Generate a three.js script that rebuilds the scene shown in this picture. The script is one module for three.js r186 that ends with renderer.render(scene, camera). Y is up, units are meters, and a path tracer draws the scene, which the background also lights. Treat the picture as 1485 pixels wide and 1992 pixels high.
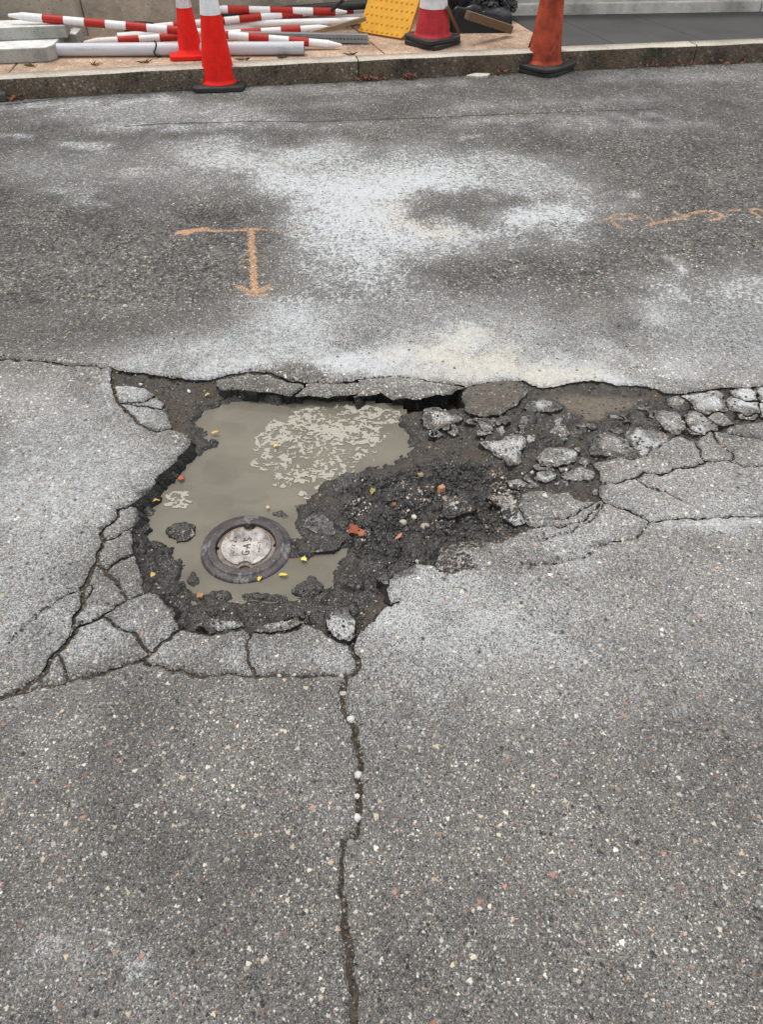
import * as THREE from 'three';
import { mergeGeometries, mergeVertices } from 'three/addons/utils/BufferGeometryUtils.js';
import { RoundedBoxGeometry } from 'three/addons/geometries/RoundedBoxGeometry.js';
import { TextGeometry } from 'three/addons/geometries/TextGeometry.js';
import { FontLoader } from 'three/addons/loaders/FontLoader.js';

// ---------------------------------------------------------------- camera, sky, sun, exposure
const H = 1.5, PITCH = 44 * Math.PI / 180, FOCAL = 1477;             // eye height, look-down angle, focal length in photograph pixels
const scene = new THREE.Scene();
const camera = new THREE.PerspectiveCamera(2 * Math.atan(996 / FOCAL) * 180 / Math.PI, 764 / 1024, 0.05, 600);
camera.position.set(0, H, 0);
camera.rotation.set(-PITCH, 0, 0);
scene.add(camera);
const renderer = new THREE.WebGLRenderer({ antialias: true });
renderer.toneMapping = THREE.LinearToneMapping;
renderer.toneMappingExposure = 1.32;
renderer.shadowMap.enabled = true;
{
  const w = 128, h = 64, a = new Float32Array(w * h * 4);
  for (let j = 0; j < h; j++) for (let i = 0; i < w; i++) {
    const s = Math.sin(((j + 0.5) / h - 0.5) * Math.PI);              // row 0 is straight down
    const L = s > 0 ? 1.06 * (1 + 2 * s) / 3 : 0.25;                   // overcast sky
    const k = (j * w + i) * 4;
    a[k] = L * 0.97; a[k + 1] = L * 1.0; a[k + 2] = L * 1.035; a[k + 3] = 1;
  }
  const sky = new THREE.DataTexture(a, w, h, THREE.RGBAFormat, THREE.FloatType);
  sky.mapping = THREE.EquirectangularReflectionMapping; sky.magFilter = THREE.LinearFilter; sky.minFilter = THREE.LinearFilter;
  sky.needsUpdate = true;
  scene.background = sky; scene.environment = sky;
}
const sun = new THREE.DirectionalLight(0xfff4e6, 1.35);
sun.position.set(-3, 12, -5.5); sun.target.position.set(0, 0, -3);
sun.castShadow = true; sun.shadow.radius = 20; sun.shadow.mapSize.set(2048, 2048);
Object.assign(sun.shadow.camera, { left: -9, right: 9, top: 9, bottom: -9, near: 0.5, far: 40 });
scene.add(sun); scene.add(sun.target);

// ---------------------------------------------------------------- helpers: random numbers, noise, naming
function rng(seed) { let a = seed >>> 0; return () => { a = (a + 0x6D2B79F5) | 0; let t = Math.imul(a ^ (a >>> 15), 1 | a); t = (t + Math.imul(t ^ (t >>> 7), 61 | t)) ^ t; return ((t ^ (t >>> 14)) >>> 0) / 4294967296; }; }
const R = rng(7);
const NT = new Float32Array(512 * 512); { const r = rng(99); for (let i = 0; i < NT.length; i++) NT[i] = r(); }
function vn(x, y) {                                                   // value noise, 0..1, one lattice cell per unit
  const xi = Math.floor(x), yi = Math.floor(y); let u = x - xi, v = y - yi;
  u = u * u * (3 - 2 * u); v = v * v * (3 - 2 * v);
  const x0 = xi & 511, x1 = (xi + 1) & 511, y0 = (yi & 511) << 9, y1 = ((yi + 1) & 511) << 9;
  const a = NT[y0 + x0], b = NT[y0 + x1], c = NT[y1 + x0], d = NT[y1 + x1];
  return a + (b - a) * u + (c - a + (a - b - c + d) * u) * v;
}
const fbm = (x, y, o = 4) => { let s = 0, w = 0.5, t = 0; for (let i = 0; i < o; i++) { s += w * vn(x, y); t += w; x = x * 2.03 + 17.3; y = y * 2.03 + 9.1; w *= 0.5; } return s / t; };
const hash = (i, j, k) => { let h = Math.imul(i, 374761393) ^ Math.imul(j, 668265263) ^ Math.imul(k, 2147483647 - 58); h = Math.imul(h ^ (h >>> 13), 1274126177); h ^= h >>> 16; return (h >>> 0) / 4294967296; };
const clamp = (x, a = 0, b = 1) => x < a ? a : x > b ? b : x;
const sstep = (a, b, x) => { const t = clamp((x - a) / (b - a)); return t * t * (3 - 2 * t); };
const mix = (a, b, t) => a + (b - a) * t;
const used = {};
function numbered(name) { const n = used[name] = (used[name] ?? -1) + 1; return n ? `${name}_${String(n).padStart(3, '0')}` : name; }
function shade(o) { o.traverse((c) => { c.castShadow = c.receiveShadow = true; }); return o; }
function tag(o, label, category, group, kind) {
  if (label) o.userData.label = label; if (category) o.userData.category = category;
  if (group) o.userData.group = group; if (kind) o.userData.kind = kind; return o;
}
function thing(name, label, category, pos = [0, 0, 0], group) {
  const g = new THREE.Group(); g.name = numbered(name); g.position.set(...pos); scene.add(g); return tag(g, label, category, group);
}
function obj(name, geo, mat, parent = scene) {
  const m = new THREE.Mesh(Array.isArray(geo) ? mergeGeometries(geo.map((g) => g.index ? g.toNonIndexed() : g)) : geo, mat);
  m.name = numbered(name); m.castShadow = m.receiveShadow = true; parent.add(m); return m;
}
function structure(name) { const g = new THREE.Group(); g.name = name; g.userData.kind = 'structure'; scene.add(g); return g; }

// ---------------------------------------------------------------- from the photograph's pixels to metres (X right, D forward = -z)
const cp = Math.cos(PITCH), sp = Math.sin(PITCH);
function ground(px, py, h = 0) {
  const u = (px - 742.5) / FOCAL, v = (996 - py) / FOCAL, t = (h - H) / (-sp + v * cp);
  return [u * t, t * (cp + v * sp)];
}
function atDepth(px, py, D) {                                         // the point of that pixel's ray at forward distance D: [X, height]
  const u = (px - 742.5) / FOCAL, v = (996 - py) / FOCAL, t = D / (cp + v * sp);
  return [u * t, H + t * (-sp + v * cp)];
}
const P3 = (px, py, h) => { const [x, d] = ground(px, py, h); return new THREE.Vector3(x, h, -d); };
// crops of the photograph in which outlines were measured: left, top, magnification
const CROP = { f: [0, 0, 1], a: [0, 680, 6.1875], b: [200, 680, 2.97], c: [650, 680, 2.97], d: [1050, 680, 3.414], e: [0, 950, 3.7125], g: [250, 950, 3.3], h: [600, 850, 2.97], v: [500, 1150, 2.366], k: [1100, 360, 3.857], m: [300, 400, 4.243] };
function W(crop, pts, h = 0) { const [l, t, s] = CROP[crop]; return pts.map(([x, y]) => ground(l + x / s, t + y / s, h)); }
// ---------------------------------------------------------------- outlines measured on the ground: hole, cracks, broken pieces, stains
const YW = -0.046;                                                    // water level in the hole
const HOLE = [
  ...W('b', [[60, 108], [230, 124], [340, 141], [460, 153], [560, 165], [640, 163], [652, 185], [690, 232], [770, 222], [860, 232], [900, 240], [1000, 246], [1100, 268], [1200, 256], [1300, 268], [1400, 252], [1485, 243]]),
  ...W('c', [[100, 265], [270, 238], [330, 278], [400, 268], [480, 272], [560, 257], [690, 237], [745, 212], [790, 195], [900, 178], [1000, 170], [1100, 163], [1150, 190], [1200, 212], [1300, 188], [1380, 170], [1460, 172]]),
  ...W('d', [[60, 235], [200, 195], [420, 195], [520, 220], [640, 225], [770, 245], [860, 280], [950, 275], [1100, 255], [1200, 245], [1485, 235], [1700, 225], [1900, 300], [1900, 420], [1700, 480], [1485, 480], [1300, 485], [1250, 540], [1160, 530], [1050, 590], [1020, 590], [930, 565], [860, 600], [790, 645], [720, 690], [640, 718], [540, 705], [370, 745], [400, 800], [430, 880], [405, 900], [405, 985], [330, 995], [240, 970], [205, 930]]),
  ...W('h', [[1440, 310], [1290, 296], [1235, 320], [1222, 370], [1250, 440], [1262, 500], [1290, 512], [1250, 535], [1170, 570], [1090, 580], [1000, 590], [900, 600], [800, 600], [765, 650], [735, 745], [700, 742], [650, 722], [560, 750], [490, 790], [458, 870], [475, 940], [440, 990], [380, 1045]]),
  ...W('g', [[1480, 900], [1450, 962], [1430, 985], [1350, 960], [1260, 912], [1230, 880], [1130, 850], [1090, 880], [1000, 905], [880, 918], [790, 912], [720, 888], [530, 920], [420, 905], [305, 890]]),
  ...W('e', [[1255, 890], [1200, 805], [1130, 740], [1100, 718], [1030, 735], [1020, 600], [1010, 560], [960, 500], [950, 460], [950, 320], [940, 300], [1010, 200], [970, 130], [940, 108], [850, 135], [970, 80], [1090, 0]]),
  ...W('b', [[300, 735], [410, 640], [468, 566], [492, 530], [490, 500], [452, 465], [400, 450], [388, 430], [380, 370], [335, 322], [340, 300], [300, 256], [285, 240], [240, 215], [150, 194], [60, 186]]),
];
// [crop, width in millimetres at the start, at the end, points]
const CRACKS = [
  ['a', 8, 8, [[-260, 60], [-120, 90], [0, 97], [120, 85], [230, 105], [370, 95], [450, 108], [580, 140], [720, 150], [800, 175], [900, 178], [1060, 170], [1160, 175], [1210, 215], [1300, 190], [1390, 225], [1500, 250]]],
  ['b', 12.6, 8.1, [[630, 164], [700, 145], [780, 130], [860, 117], [960, 120], [1010, 140], [1080, 165], [1170, 180]]],
  ['b', 8.1, 7.2, [[1170, 180], [1300, 185], [1400, 184], [1485, 170]]],
  ['c', 8, 1, [[45, 180], [100, 172], [190, 155], [290, 148], [390, 150]]],
  ['c', 3, 7, [[390, 150], [500, 158], [600, 178], [700, 190], [760, 200]]],
  ['b', 8.1, 9.9, [[1172, 178], [1140, 220], [1095, 272]]],
  ['b', 10.8, 10.8, [[55, 100], [46, 130], [48, 190], [85, 295], [130, 350], [200, 410], [250, 440], [300, 453], [405, 447]]],
  ['b', 8.1, 8.1, [[46, 186], [100, 192], [160, 195]]],
  ['b', 10.8, 10.8, [[85, 300], [150, 294], [250, 290], [290, 252]]],
  ['b', 7.2, 7.2, [[130, 304], [250, 315], [350, 330]]],
  ['e', 8.6, 10.9, [[950, 95], [850, 132], [850, 180], [780, 250], [745, 270], [735, 350], [715, 430], [700, 510]]],
  ['e', 10.9, 11.7, [[700, 510], [665, 560], [640, 650], [590, 700], [580, 760], [585, 830], [545, 900], [510, 975], [530, 1010], [480, 1090], [400, 1170], [340, 1230]]],
  ['e', 10.1, 9.4, [[340, 1230], [310, 1310], [250, 1370], [160, 1410], [90, 1460], [0, 1500], [-150, 1540]]],
  ['e', 7.8, 7.8, [[742, 355], [800, 350], [900, 290], [965, 258]]],
  ['e', 8.6, 8.6, [[700, 540], [770, 560], [870, 490], [955, 455]]],
  ['e', 8.6, 8.6, [[745, 560], [770, 590], [830, 660], [880, 740], [905, 768]]],
  ['e', 9.4, 7, [[1105, 720], [1000, 750], [905, 775], [820, 850], [740, 895], [650, 945], [580, 960], [515, 990]]],
  ['e', 6.2, 8.6, [[725, 915], [800, 950], [870, 1000], [950, 1030], [990, 1090], [1060, 1162]]],
  ['e', 9.4, 8.6, [[1275, 1008], [1190, 1085], [1080, 1168], [1060, 1200]]],
  ['e', 10.1, 9.4, [[1062, 1195], [980, 1220], [870, 1280], [740, 1320], [620, 1350], [520, 1370], [460, 1400]]],
  ['e', 7.8, 6.2, [[460, 1400], [360, 1420], [250, 1425], [130, 1460], [60, 1490]]],
  ['e', 6.2, 6.2, [[415, 1165], [450, 1240], [455, 1310], [495, 1375]]],
  ['e', 5.5, 5.5, [[650, 670], [660, 700], [600, 790]]],
  ['e', 4.6, 0, [[590, 715], [480, 750], [380, 810], [280, 880], [170, 990], [90, 1060], [40, 1130]]],
  ['e', 8.6, 6.2, [[1060, 1200], [1040, 1240], [1100, 1265], [1200, 1285], [1290, 1300], [1400, 1325], [1485, 1330]]],
  ['g', 6.8, 6, [[330, 1165], [430, 1185], [560, 1190], [640, 1165], [720, 1190], [810, 1190]]],
  ['g', 6, 7.6, [[810, 1190], [900, 1185], [1000, 1188], [1200, 1190], [1300, 1190], [1380, 1195]]],
  ['g', 6.8, 6.8, [[790, 905], [765, 960], [760, 1020], [770, 1090], [790, 1150], [800, 1192]]],
  ['g', 10.2, 9.3, [[1578, 830], [1480, 900], [1450, 962], [1430, 990]]],
  ['v', 6.5, 6.5, [[660, 40], [600, 55], [550, 95], [500, 108]]],
  ['v', 13, 11.5, [[485, 60], [480, 100], [470, 150], [445, 220], [430, 250], [460, 300], [465, 345], [440, 372], [405, 398]]],
  ['v', 13, 13, [[405, 398], [392, 470], [402, 540], [440, 600], [452, 660], [474, 720], [478, 800], [465, 880]]],
  ['v', 12.2, 8.6, [[465, 880], [465, 960], [465, 1050], [452, 1120], [430, 1135]]],
  ['v', 5.8, 7.9, [[430, 1135], [402, 1145], [395, 1200], [388, 1300]]],
  ['v', 7.9, 13, [[388, 1300], [380, 1370], [405, 1430], [405, 1520]]],
  ['v', 13, 14.4, [[405, 1520], [420, 1600], [435, 1700], [440, 1800], [445, 1950], [440, 2050]]],
  ['v', 4, 0, [[395, 1212], [425, 1215], [440, 1205]]],
  ['d', 7, 7, [[1040, 595], [1070, 650], [1090, 710], [1125, 735], [1090, 756], [930, 770], [870, 800], [810, 812]]],
  ['d', 7, 4, [[810, 812], [700, 800], [645, 830], [600, 850], [520, 870], [428, 882]]],
  ['d', 6, 5, [[1250, 540], [1380, 570], [1485, 590], [1600, 600]]],
  ['f', 6, 5, [[1165, 962], [1178, 975], [1230, 990], [1268, 1012], [1330, 1005], [1485, 1000], [1560, 997]]],
  ['h', 6, 4, [[1235, 490], [1300, 517], [1400, 505], [1485, 500], [1600, 470], [1690, 372]]],
  ['f', 5, 4, [[1020, 1010], [1100, 1004], [1172, 966]]],
  ['f', 5, 2, [[1176, 976], [1160, 1004], [1110, 1032], [1040, 1050]]],
  ['d', 6, 4, [[1120, 735], [1250, 720], [1380, 760], [1485, 765], [1620, 750]]],
  ['d', 5, 3, [[1160, 532], [1200, 610], [1290, 680], [1300, 722]]],
  ['d', 5, 4, [[640, 830], [720, 900], [860, 930], [1000, 1010]]],
  ['f', 4, 1, [[1268, 1012], [1240, 1045], [1190, 1052], [1130, 1085], [1020, 1100]]],
];
// broken pieces that stand in the hole: [crop, height of the top, look, points]
const PIECES = [
  ['c', -0.008, 'mud', [[752, 222], [800, 208], [900, 192], [1000, 182], [1090, 192], [1125, 230], [1105, 270], [1060, 308], [1000, 350], [950, 378], [850, 388], [770, 362], [742, 300]]],
  ['c', -0.012, 'half', [[540, 345], [600, 340], [640, 360], [720, 385], [700, 410], [620, 440], [590, 470], [545, 430], [530, 390]]],
  ['c', -0.012, 'half', [[1140, 300], [1200, 285], [1260, 300], [1300, 330], [1240, 345], [1170, 350], [1120, 330]]],
  ['c', -0.004, 'dusty', [[878, 540], [960, 525], [1040, 495], [1090, 500], [1100, 540], [1070, 580], [1060, 640], [1010, 642], [960, 600], [910, 570]]],
  ['c', -0.004, 'dusty', [[1190, 620], [1230, 580], [1300, 565], [1350, 570], [1400, 600], [1370, 630], [1280, 650], [1210, 650]]],
  ['d', -0.008, 'dark', [[65, 450], [110, 410], [200, 415], [250, 450], [230, 490], [120, 490]]],
  ['d', -0.008, 'dark', [[200, 510], [250, 500], [320, 550], [290, 580], [220, 550]]],
  ['d', -0.008, 'dark', [[420, 480], [470, 450], [540, 455], [550, 480], [500, 510], [440, 505]]],
  ['d', -0.008, 'dark', [[580, 420], [650, 390], [710, 400], [740, 450], [790, 490], [740, 515], [640, 490], [600, 460]]],
  ['d', -0.008, 'dark', [[710, 360], [760, 335], [800, 350], [780, 380], [730, 385]]],
  ['d', -0.008, 'dark', [[340, 530], [390, 510], [412, 530], [370, 557]]],
  ['d', -0.010, 'half', [[360, 640], [400, 575], [480, 560], [560, 600], [600, 650], [635, 698], [540, 696], [440, 688], [370, 680]]],
  ['d', -0.003, 'dusty', [[610, 570], [640, 520], [760, 525], [870, 568], [845, 596], [790, 620], [740, 656], [690, 688], [650, 640]]],
  ['d', -0.005, 'dusty', [[790, 430], [830, 405], [900, 420], [950, 480], [960, 515], [890, 535], [840, 510]]],
  ['d', -0.005, 'dusty', [[980, 430], [1040, 410], [1100, 440], [1165, 490], [1172, 528], [1080, 545], [1020, 510], [990, 470]]],
  ['d', -0.006, 'grey', [[1112, 440], [1190, 410], [1250, 440], [1275, 480], [1220, 490], [1155, 470]]],
  ['d', -0.004, 'dusty', [[980, 300], [1060, 290], [1150, 290], [1210, 340], [1230, 390], [1180, 400], [1070, 400], [1030, 350]]],
  ['d', -0.004, 'dusty', [[1235, 340], [1290, 315], [1360, 340], [1440, 370], [1450, 405], [1370, 415], [1290, 390]]],
  ['d', -0.004, 'dusty', [[1275, 270], [1380, 252], [1430, 280], [1430, 320], [1370, 325], [1310, 300]]],
  ['d', -0.010, 'half', [[860, 330], [910, 302], [970, 310], [990, 360], [930, 380], [870, 360]]],
  ['d', -0.005, 'dusty', [[1445, 270], [1485, 252], [1600, 260], [1600, 330], [1490, 330]]],
  ['d', -0.005, 'grey', [[1465, 352], [1600, 350], [1620, 430], [1480, 430]]],
  ['d', -0.008, 'grey', [[160, 820], [230, 780], [290, 765], [355, 800], [350, 840], [270, 855], [190, 850]]],
  ['d', -0.010, 'grey', [[115, 882], [150, 858], [198, 866], [196, 902], [140, 912]]],
  ['d', -0.010, 'grey', [[-10, 820], [60, 802], [102, 830], [98, 858], [40, 875], [-20, 860]]],
  ['h', -0.010, 'grey', [[1150, 250], [1200, 235], [1270, 260], [1220, 290], [1170, 285]]],
  ['h', -0.008, 'grey', [[1285, 202], [1380, 197], [1432, 220], [1390, 252], [1320, 238]]],
  ['h', -0.010, 'half', [[780, 440], [790, 380], [860, 345], [930, 360], [950, 410], [880, 430], [820, 450]]],
  ['h', -0.005, 'grey', [[1040, 345], [1160, 335], [1196, 370], [1214, 430], [1240, 490], [1195, 503], [1130, 460], [1110, 400]]],
  ['h', -0.004, 'grey', [[570, 550], [640, 535], [720, 580], [752, 640], [726, 718], [668, 716], [608, 650]]],
  ['e', -0.022, 'dark', [[1040, 480], [1098, 500], [1108, 600], [1096, 700], [1042, 718], [1036, 600]]],
  ['e', -0.018, 'dark', [[962, 330], [1005, 325], [1035, 400], [1020, 440], [966, 440]]],
  ['e', -0.020, 'dark', [[955, 270], [1060, 230], [1085, 260], [1040, 300], [965, 318]]],
  ['e', -0.024, 'dark', [[1190, 270], [1250, 220], [1320, 210], [1390, 240], [1400, 290], [1350, 340], [1280, 345], [1210, 310]]],
  ['e', -0.036, 'dark', [[1060, 420], [1150, 405], [1230, 430], [1210, 480], [1120, 480]]],
  ['e', -0.014, 'dark', [[1140, 742], [1250, 735], [1350, 740], [1370, 800], [1365, 900], [1288, 975], [1268, 880], [1208, 798]]],
  ['g', -0.038, 'dark', [[180, 460], [300, 430], [350, 480], [340, 580], [220, 610], [180, 560]]],
  ['g', -0.036, 'dark', [[372, 560], [420, 480], [460, 560], [470, 600], [400, 640], [360, 610]]],
  ['g', -0.036, 'dark', [[480, 640], [600, 615], [690, 645], [680, 700], [580, 740], [490, 695]]],
  ['g', -0.034, 'dark', [[712, 660], [850, 640], [1000, 655], [1025, 700], [900, 718], [720, 715]]],
  ['g', -0.028, 'dark', [[1060, 600], [1150, 545], [1240, 580], [1255, 650], [1150, 680], [1060, 660]]],
  ['g', -0.012, 'half', [[460, 878], [560, 842], [700, 850], [705, 880], [540, 910]]],
  ['g', -0.012, 'half', [[822, 895], [900, 862], [1045, 836], [1082, 860], [1000, 893], [880, 908]]],
  ['g', -0.004, 'grey', [[1252, 830], [1300, 780], [1420, 762], [1456, 850], [1446, 940], [1412, 966], [1335, 936], [1266, 890]]],
  ['g', -0.040, 'mudlump', [[1035, 100], [1110, 62], [1168, 75], [1160, 145], [1070, 155]]],
  ['g', -0.036, 'dark', [[905, 140], [1000, 120], [1030, 160], [990, 185], [930, 170]]],
  ['g', -0.042, 'dark', [[640, 125], [740, 105], [810, 120], [760, 148], [660, 148]]],
  ['g', -0.030, 'scum', [[1112, 240], [1170, 152], [1300, 132], [1400, 200], [1390, 260], [1280, 300], [1180, 270]]],
  ['g', -0.030, 'dark', [[1180, 335], [1280, 295], [1400, 330], [1320, 390], [1200, 400]]],
  ['h', -0.022, 'dark', [[110, 290], [180, 200], [320, 185], [330, 230], [260, 300], [160, 330]]],
  ['h', -0.018, 'dark', [[420, 290], [520, 230], [640, 260], [620, 340], [520, 370], [430, 350]]],
  ['h', -0.018, 'dark', [[240, 400], [330, 350], [450, 370], [470, 440], [400, 500], [290, 480]]],
].map(([crop, h, look, pts]) => {
  const poly = W(crop, pts, h), b = box(poly), cx = (b[0] + b[2]) / 2, cy = (b[1] + b[3]) / 2, k = look === 'dusty' || look === 'half' ? 1.24 : look === 'grey' && crop !== 'g' ? 1.12 : 1;
  return { h, look, core: poly, poly: poly.map(([x, y]) => [cx + (x - cx) * k, cy + (y - cy) * k]) };
});
// the water's outline at its own level
const POND = [
  ...W('b', [[570, 370], [640, 330], [760, 300], [860, 285], [1000, 320], [1200, 325], [1485, 330]], YW),
  ...W('c', [[350, 350], [375, 430], [430, 500], [450, 560], [430, 620], [330, 675], [200, 690], [160, 705]], YW),
  ...W('h', [[250, 200], [150, 250], [60, 270], [10, 330]], YW),
  ...W('g', [[1130, 110], [1060, 130], [1045, 210], [1100, 280], [1150, 340], [1050, 340], [1060, 430], [1180, 470], [1260, 440], [1390, 400], [1310, 530], [1280, 630], [1180, 680], [1000, 700], [700, 715], [520, 690], [430, 740], [392, 765], [380, 680], [365, 630], [345, 590], [350, 480], [270, 400], [180, 375], [115, 345], [125, 260], [100, 170], [140, 110]], YW),
  ...W('b', [[200, 880], [330, 850], [400, 750], [520, 640], [640, 570], [650, 540], [600, 500], [560, 420]], YW),
];
const ARM = W('d', [[-60, 600], [100, 640], [330, 580], [560, 580], [620, 520], [780, 510], [800, 430], [860, 400], [840, 320], [900, 296], [1600, 260], [1800, 300], [1700, 480], [1250, 540], [1050, 590], [860, 600], [640, 718], [370, 745], [430, 880], [405, 985], [240, 970], [-60, 930], [-260, 880], [-260, 720]], -0.01);
const ARM2 = W('d', [[-560, 330], [-300, 420], [-60, 420], [60, 470], [330, 500], [700, 380], [760, 420], [560, 560], [330, 570], [100, 620], [-60, 600], [-420, 560], [-700, 560]], -0.015);
const RUBBLE = [...W('h', [[330, 190], [460, 210], [620, 160], [800, 130], [950, 150], [1130, 170], [1300, 190], [1290, 300], [1230, 330], [1200, 500], [1000, 590], [780, 600], [740, 740], [600, 740], [480, 700], [300, 690], [200, 600], [190, 480], [180, 330]], -0.02)];
const RUBBLE2 = W('h', [[770, 620], [860, 650], [930, 690], [1000, 780], [900, 770], [800, 800], [735, 770]]);
const WETBAND = [...W('g', [[60, 60], [330, -60], [330, 300], [350, 480], [420, 760], [600, 720], [1000, 700], [1280, 640], [1500, 500], [1485, 250], [1900, 300], [1850, 600], [1650, 650], [1575, 760], [1500, 800], [1230, 880], [1090, 880], [880, 915], [720, 890], [420, 905], [300, 890], [270, 800], [180, 690], [130, 640], [110, 500], [60, 420], [40, 250], [60, 160]], -0.03)];

// distance to a polygon (positive inside)
function polyDist(poly, x, y) {
  let inside = false, best = 1e9;
  for (let i = 0, j = poly.length - 1; i < poly.length; j = i++) {
    const ax = poly[j][0], ay = poly[j][1], bx = poly[i][0], by = poly[i][1];
    if ((ay > y) !== (by > y) && x < (bx - ax) * (y - ay) / (by - ay) + ax) inside = !inside;
    const dx = bx - ax, dy = by - ay, t = clamp(((x - ax) * dx + (y - ay) * dy) / (dx * dx + dy * dy + 1e-12));
    const ex = x - ax - t * dx, ey = y - ay - t * dy, d = ex * ex + ey * ey; if (d < best) best = d;
  }
  return inside ? Math.sqrt(best) : -Math.sqrt(best);
}
function box(poly, m = 0) { let a = 1e9, b = 1e9, c = -1e9, d = -1e9; for (const [x, y] of poly) { a = Math.min(a, x); b = Math.min(b, y); c = Math.max(c, x); d = Math.max(d, y); } return [a - m, b - m, c + m, d + m]; }
// smaller flat bits of broken asphalt between the measured ones
function fill(poly, n, seed, r0, r1, h0, h1, look, keep) {
  const r = rng(seed), b = box(poly);
  for (let i = 0; i < n; i++) {
    const x = mix(b[0], b[2], r()), y = mix(b[1], b[3], r()), R1 = mix(r0, r1, r()), a0 = r() * 6.28, m = 5 + (r() * 3 | 0), as = 0.6 + 0.3 * r(), pts = Array.from({ length: m }, (_, q) => { const a = (q + 0.35 * (r() - 0.5)) / m * Math.PI * 2, k = R1 * (0.8 + 0.4 * r()); return [Math.cos(a) * k, Math.sin(a) * k * as]; }).map(([u, v]) => [x + u * Math.cos(a0) - v * Math.sin(a0), y + u * Math.sin(a0) + v * Math.cos(a0)]), h = mix(h0, h1, r()), lk = look[r() * look.length | 0];
    if (polyDist(poly, x, y) > 0 && (!keep || keep(x, y))) PIECES.push({ h, look: lk, core: pts, poly: pts });
  }
}
fill(ARM, 150, 11, 0.022, 0.046, -0.010, -0.004, ['damp', 'damp', 'grey', 'damp', 'half']);
fill(ARM2, 120, 12, 0.016, 0.036, -0.013, -0.007, ['damp', 'earthy', 'dark', 'half']);
fill(WETBAND, 110, 13, 0.018, 0.042, -0.036, -0.022, ['dark'], (x, d) => polyDist(POND, x, d) < 0.012);
const segDist = (x, y, a, b) => { const dx = b[0] - a[0], dy = b[1] - a[1], t = clamp(((x - a[0]) * dx + (y - a[1]) * dy) / (dx * dx + dy * dy + 1e-12)); return [Math.hypot(x - a[0] - t * dx, y - a[1] - t * dy), t]; };
const kerbD = (x) => x < -2.6 ? 5.376 + 0.209 * (x + 2.6) : x > 3 ? 6.36 + 0.142 * (x - 3) : 5.88 + 0.178 * x - 0.006 * x * x;

// ---------------------------------------------------------------- stains on the road: [channel, strength, softness in metres, outline]
const ST = [];
const stain = (ch, v, soft, poly) => ST.push({ ch, v, soft, poly, bb: box(poly, soft * 2 + 0.05) });
// white dust spilled over the far lane
stain('dust', 0.52, 0.26, W('f', [[440, 300], [600, 288], [740, 285], [850, 290], [960, 296], [1062, 308], [1092, 340], [1170, 368], [1192, 410], [1170, 440], [1100, 452], [1000, 462], [860, 470], [800, 485], [700, 505], [640, 505], [590, 470], [560, 440], [540, 400], [480, 360], [440, 330]]));
stain('dust', 0.70, 0.30, W('f', [[560, 350], [720, 340], [850, 345], [780, 400], [770, 440], [640, 450], [570, 410]]));
stain('dust', 0.42, 0.22, W('f', [[190, 255], [300, 268], [420, 272], [560, 290], [560, 330], [440, 320], [330, 296], [190, 275]]));
stain('dust', 0.45, 0.24, W('f', [[590, 470], [760, 450], [900, 440], [1000, 460], [860, 490], [740, 520], [640, 540], [560, 530], [560, 490]]));
stain('hole', 0.70, 0.10, W('f', [[778, 402], [830, 368], [900, 375], [1000, 378], [1070, 384], [1030, 404], [960, 420], [930, 440], [860, 432], [800, 425]]));
stain('dust', 0.5, 0.15, W('f', [[1000, 420], [1160, 400], [1180, 440], [1100, 455]]));
// the lane next to the hole
stain('dust', 0.66, 0.10, W('f', [[330, 712], [520, 695], [700, 690], [860, 690], [960, 700], [1100, 712], [1200, 735], [1300, 752], [1000, 745], [700, 735], [560, 705], [480, 720], [380, 732]]));
stain('dust', 0.40, 0.30, W('f', [[180, 690], [420, 620], [700, 590], [960, 610], [1180, 660], [1200, 740], [700, 740], [400, 735], [240, 715]]));
stain('dust', 0.62, 0.06, W('f', [[770, 700], [800, 684], [850, 662], [900, 636], [940, 640], [946, 672], [900, 690], [860, 705]]));
stain('dust', 0.5, 0.14, W('f', [[980, 735], [1050, 705], [1180, 690], [1220, 735], [1300, 756]]));
stain('dust', 0.52, 0.20, W('f', [[1250, 545], [1380, 530], [1600, 530], [1650, 750], [1300, 755], [1200, 735], [1240, 670], [1270, 620]]));
stain('dust', 0.34, 0.30, W('f', [[350, 690], [700, 540], [1000, 560], [1200, 640], [1100, 720], [600, 730]]));
stain('dust', 0.7, 0.04, W('f', [[1305, 500], [1330, 505], [1332, 535], [1315, 540]]));
stain('cream', 0.55, 0.10, W('f', [[770, 700], [900, 640], [940, 642], [940, 672], [1050, 700], [1150, 715], [1150, 745], [900, 745], [800, 715]]));
stain('cream', 0.5, 0.10, W('f', [[760, 400], [800, 385], [830, 430], [900, 450], [860, 470], [760, 440]]));
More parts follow.
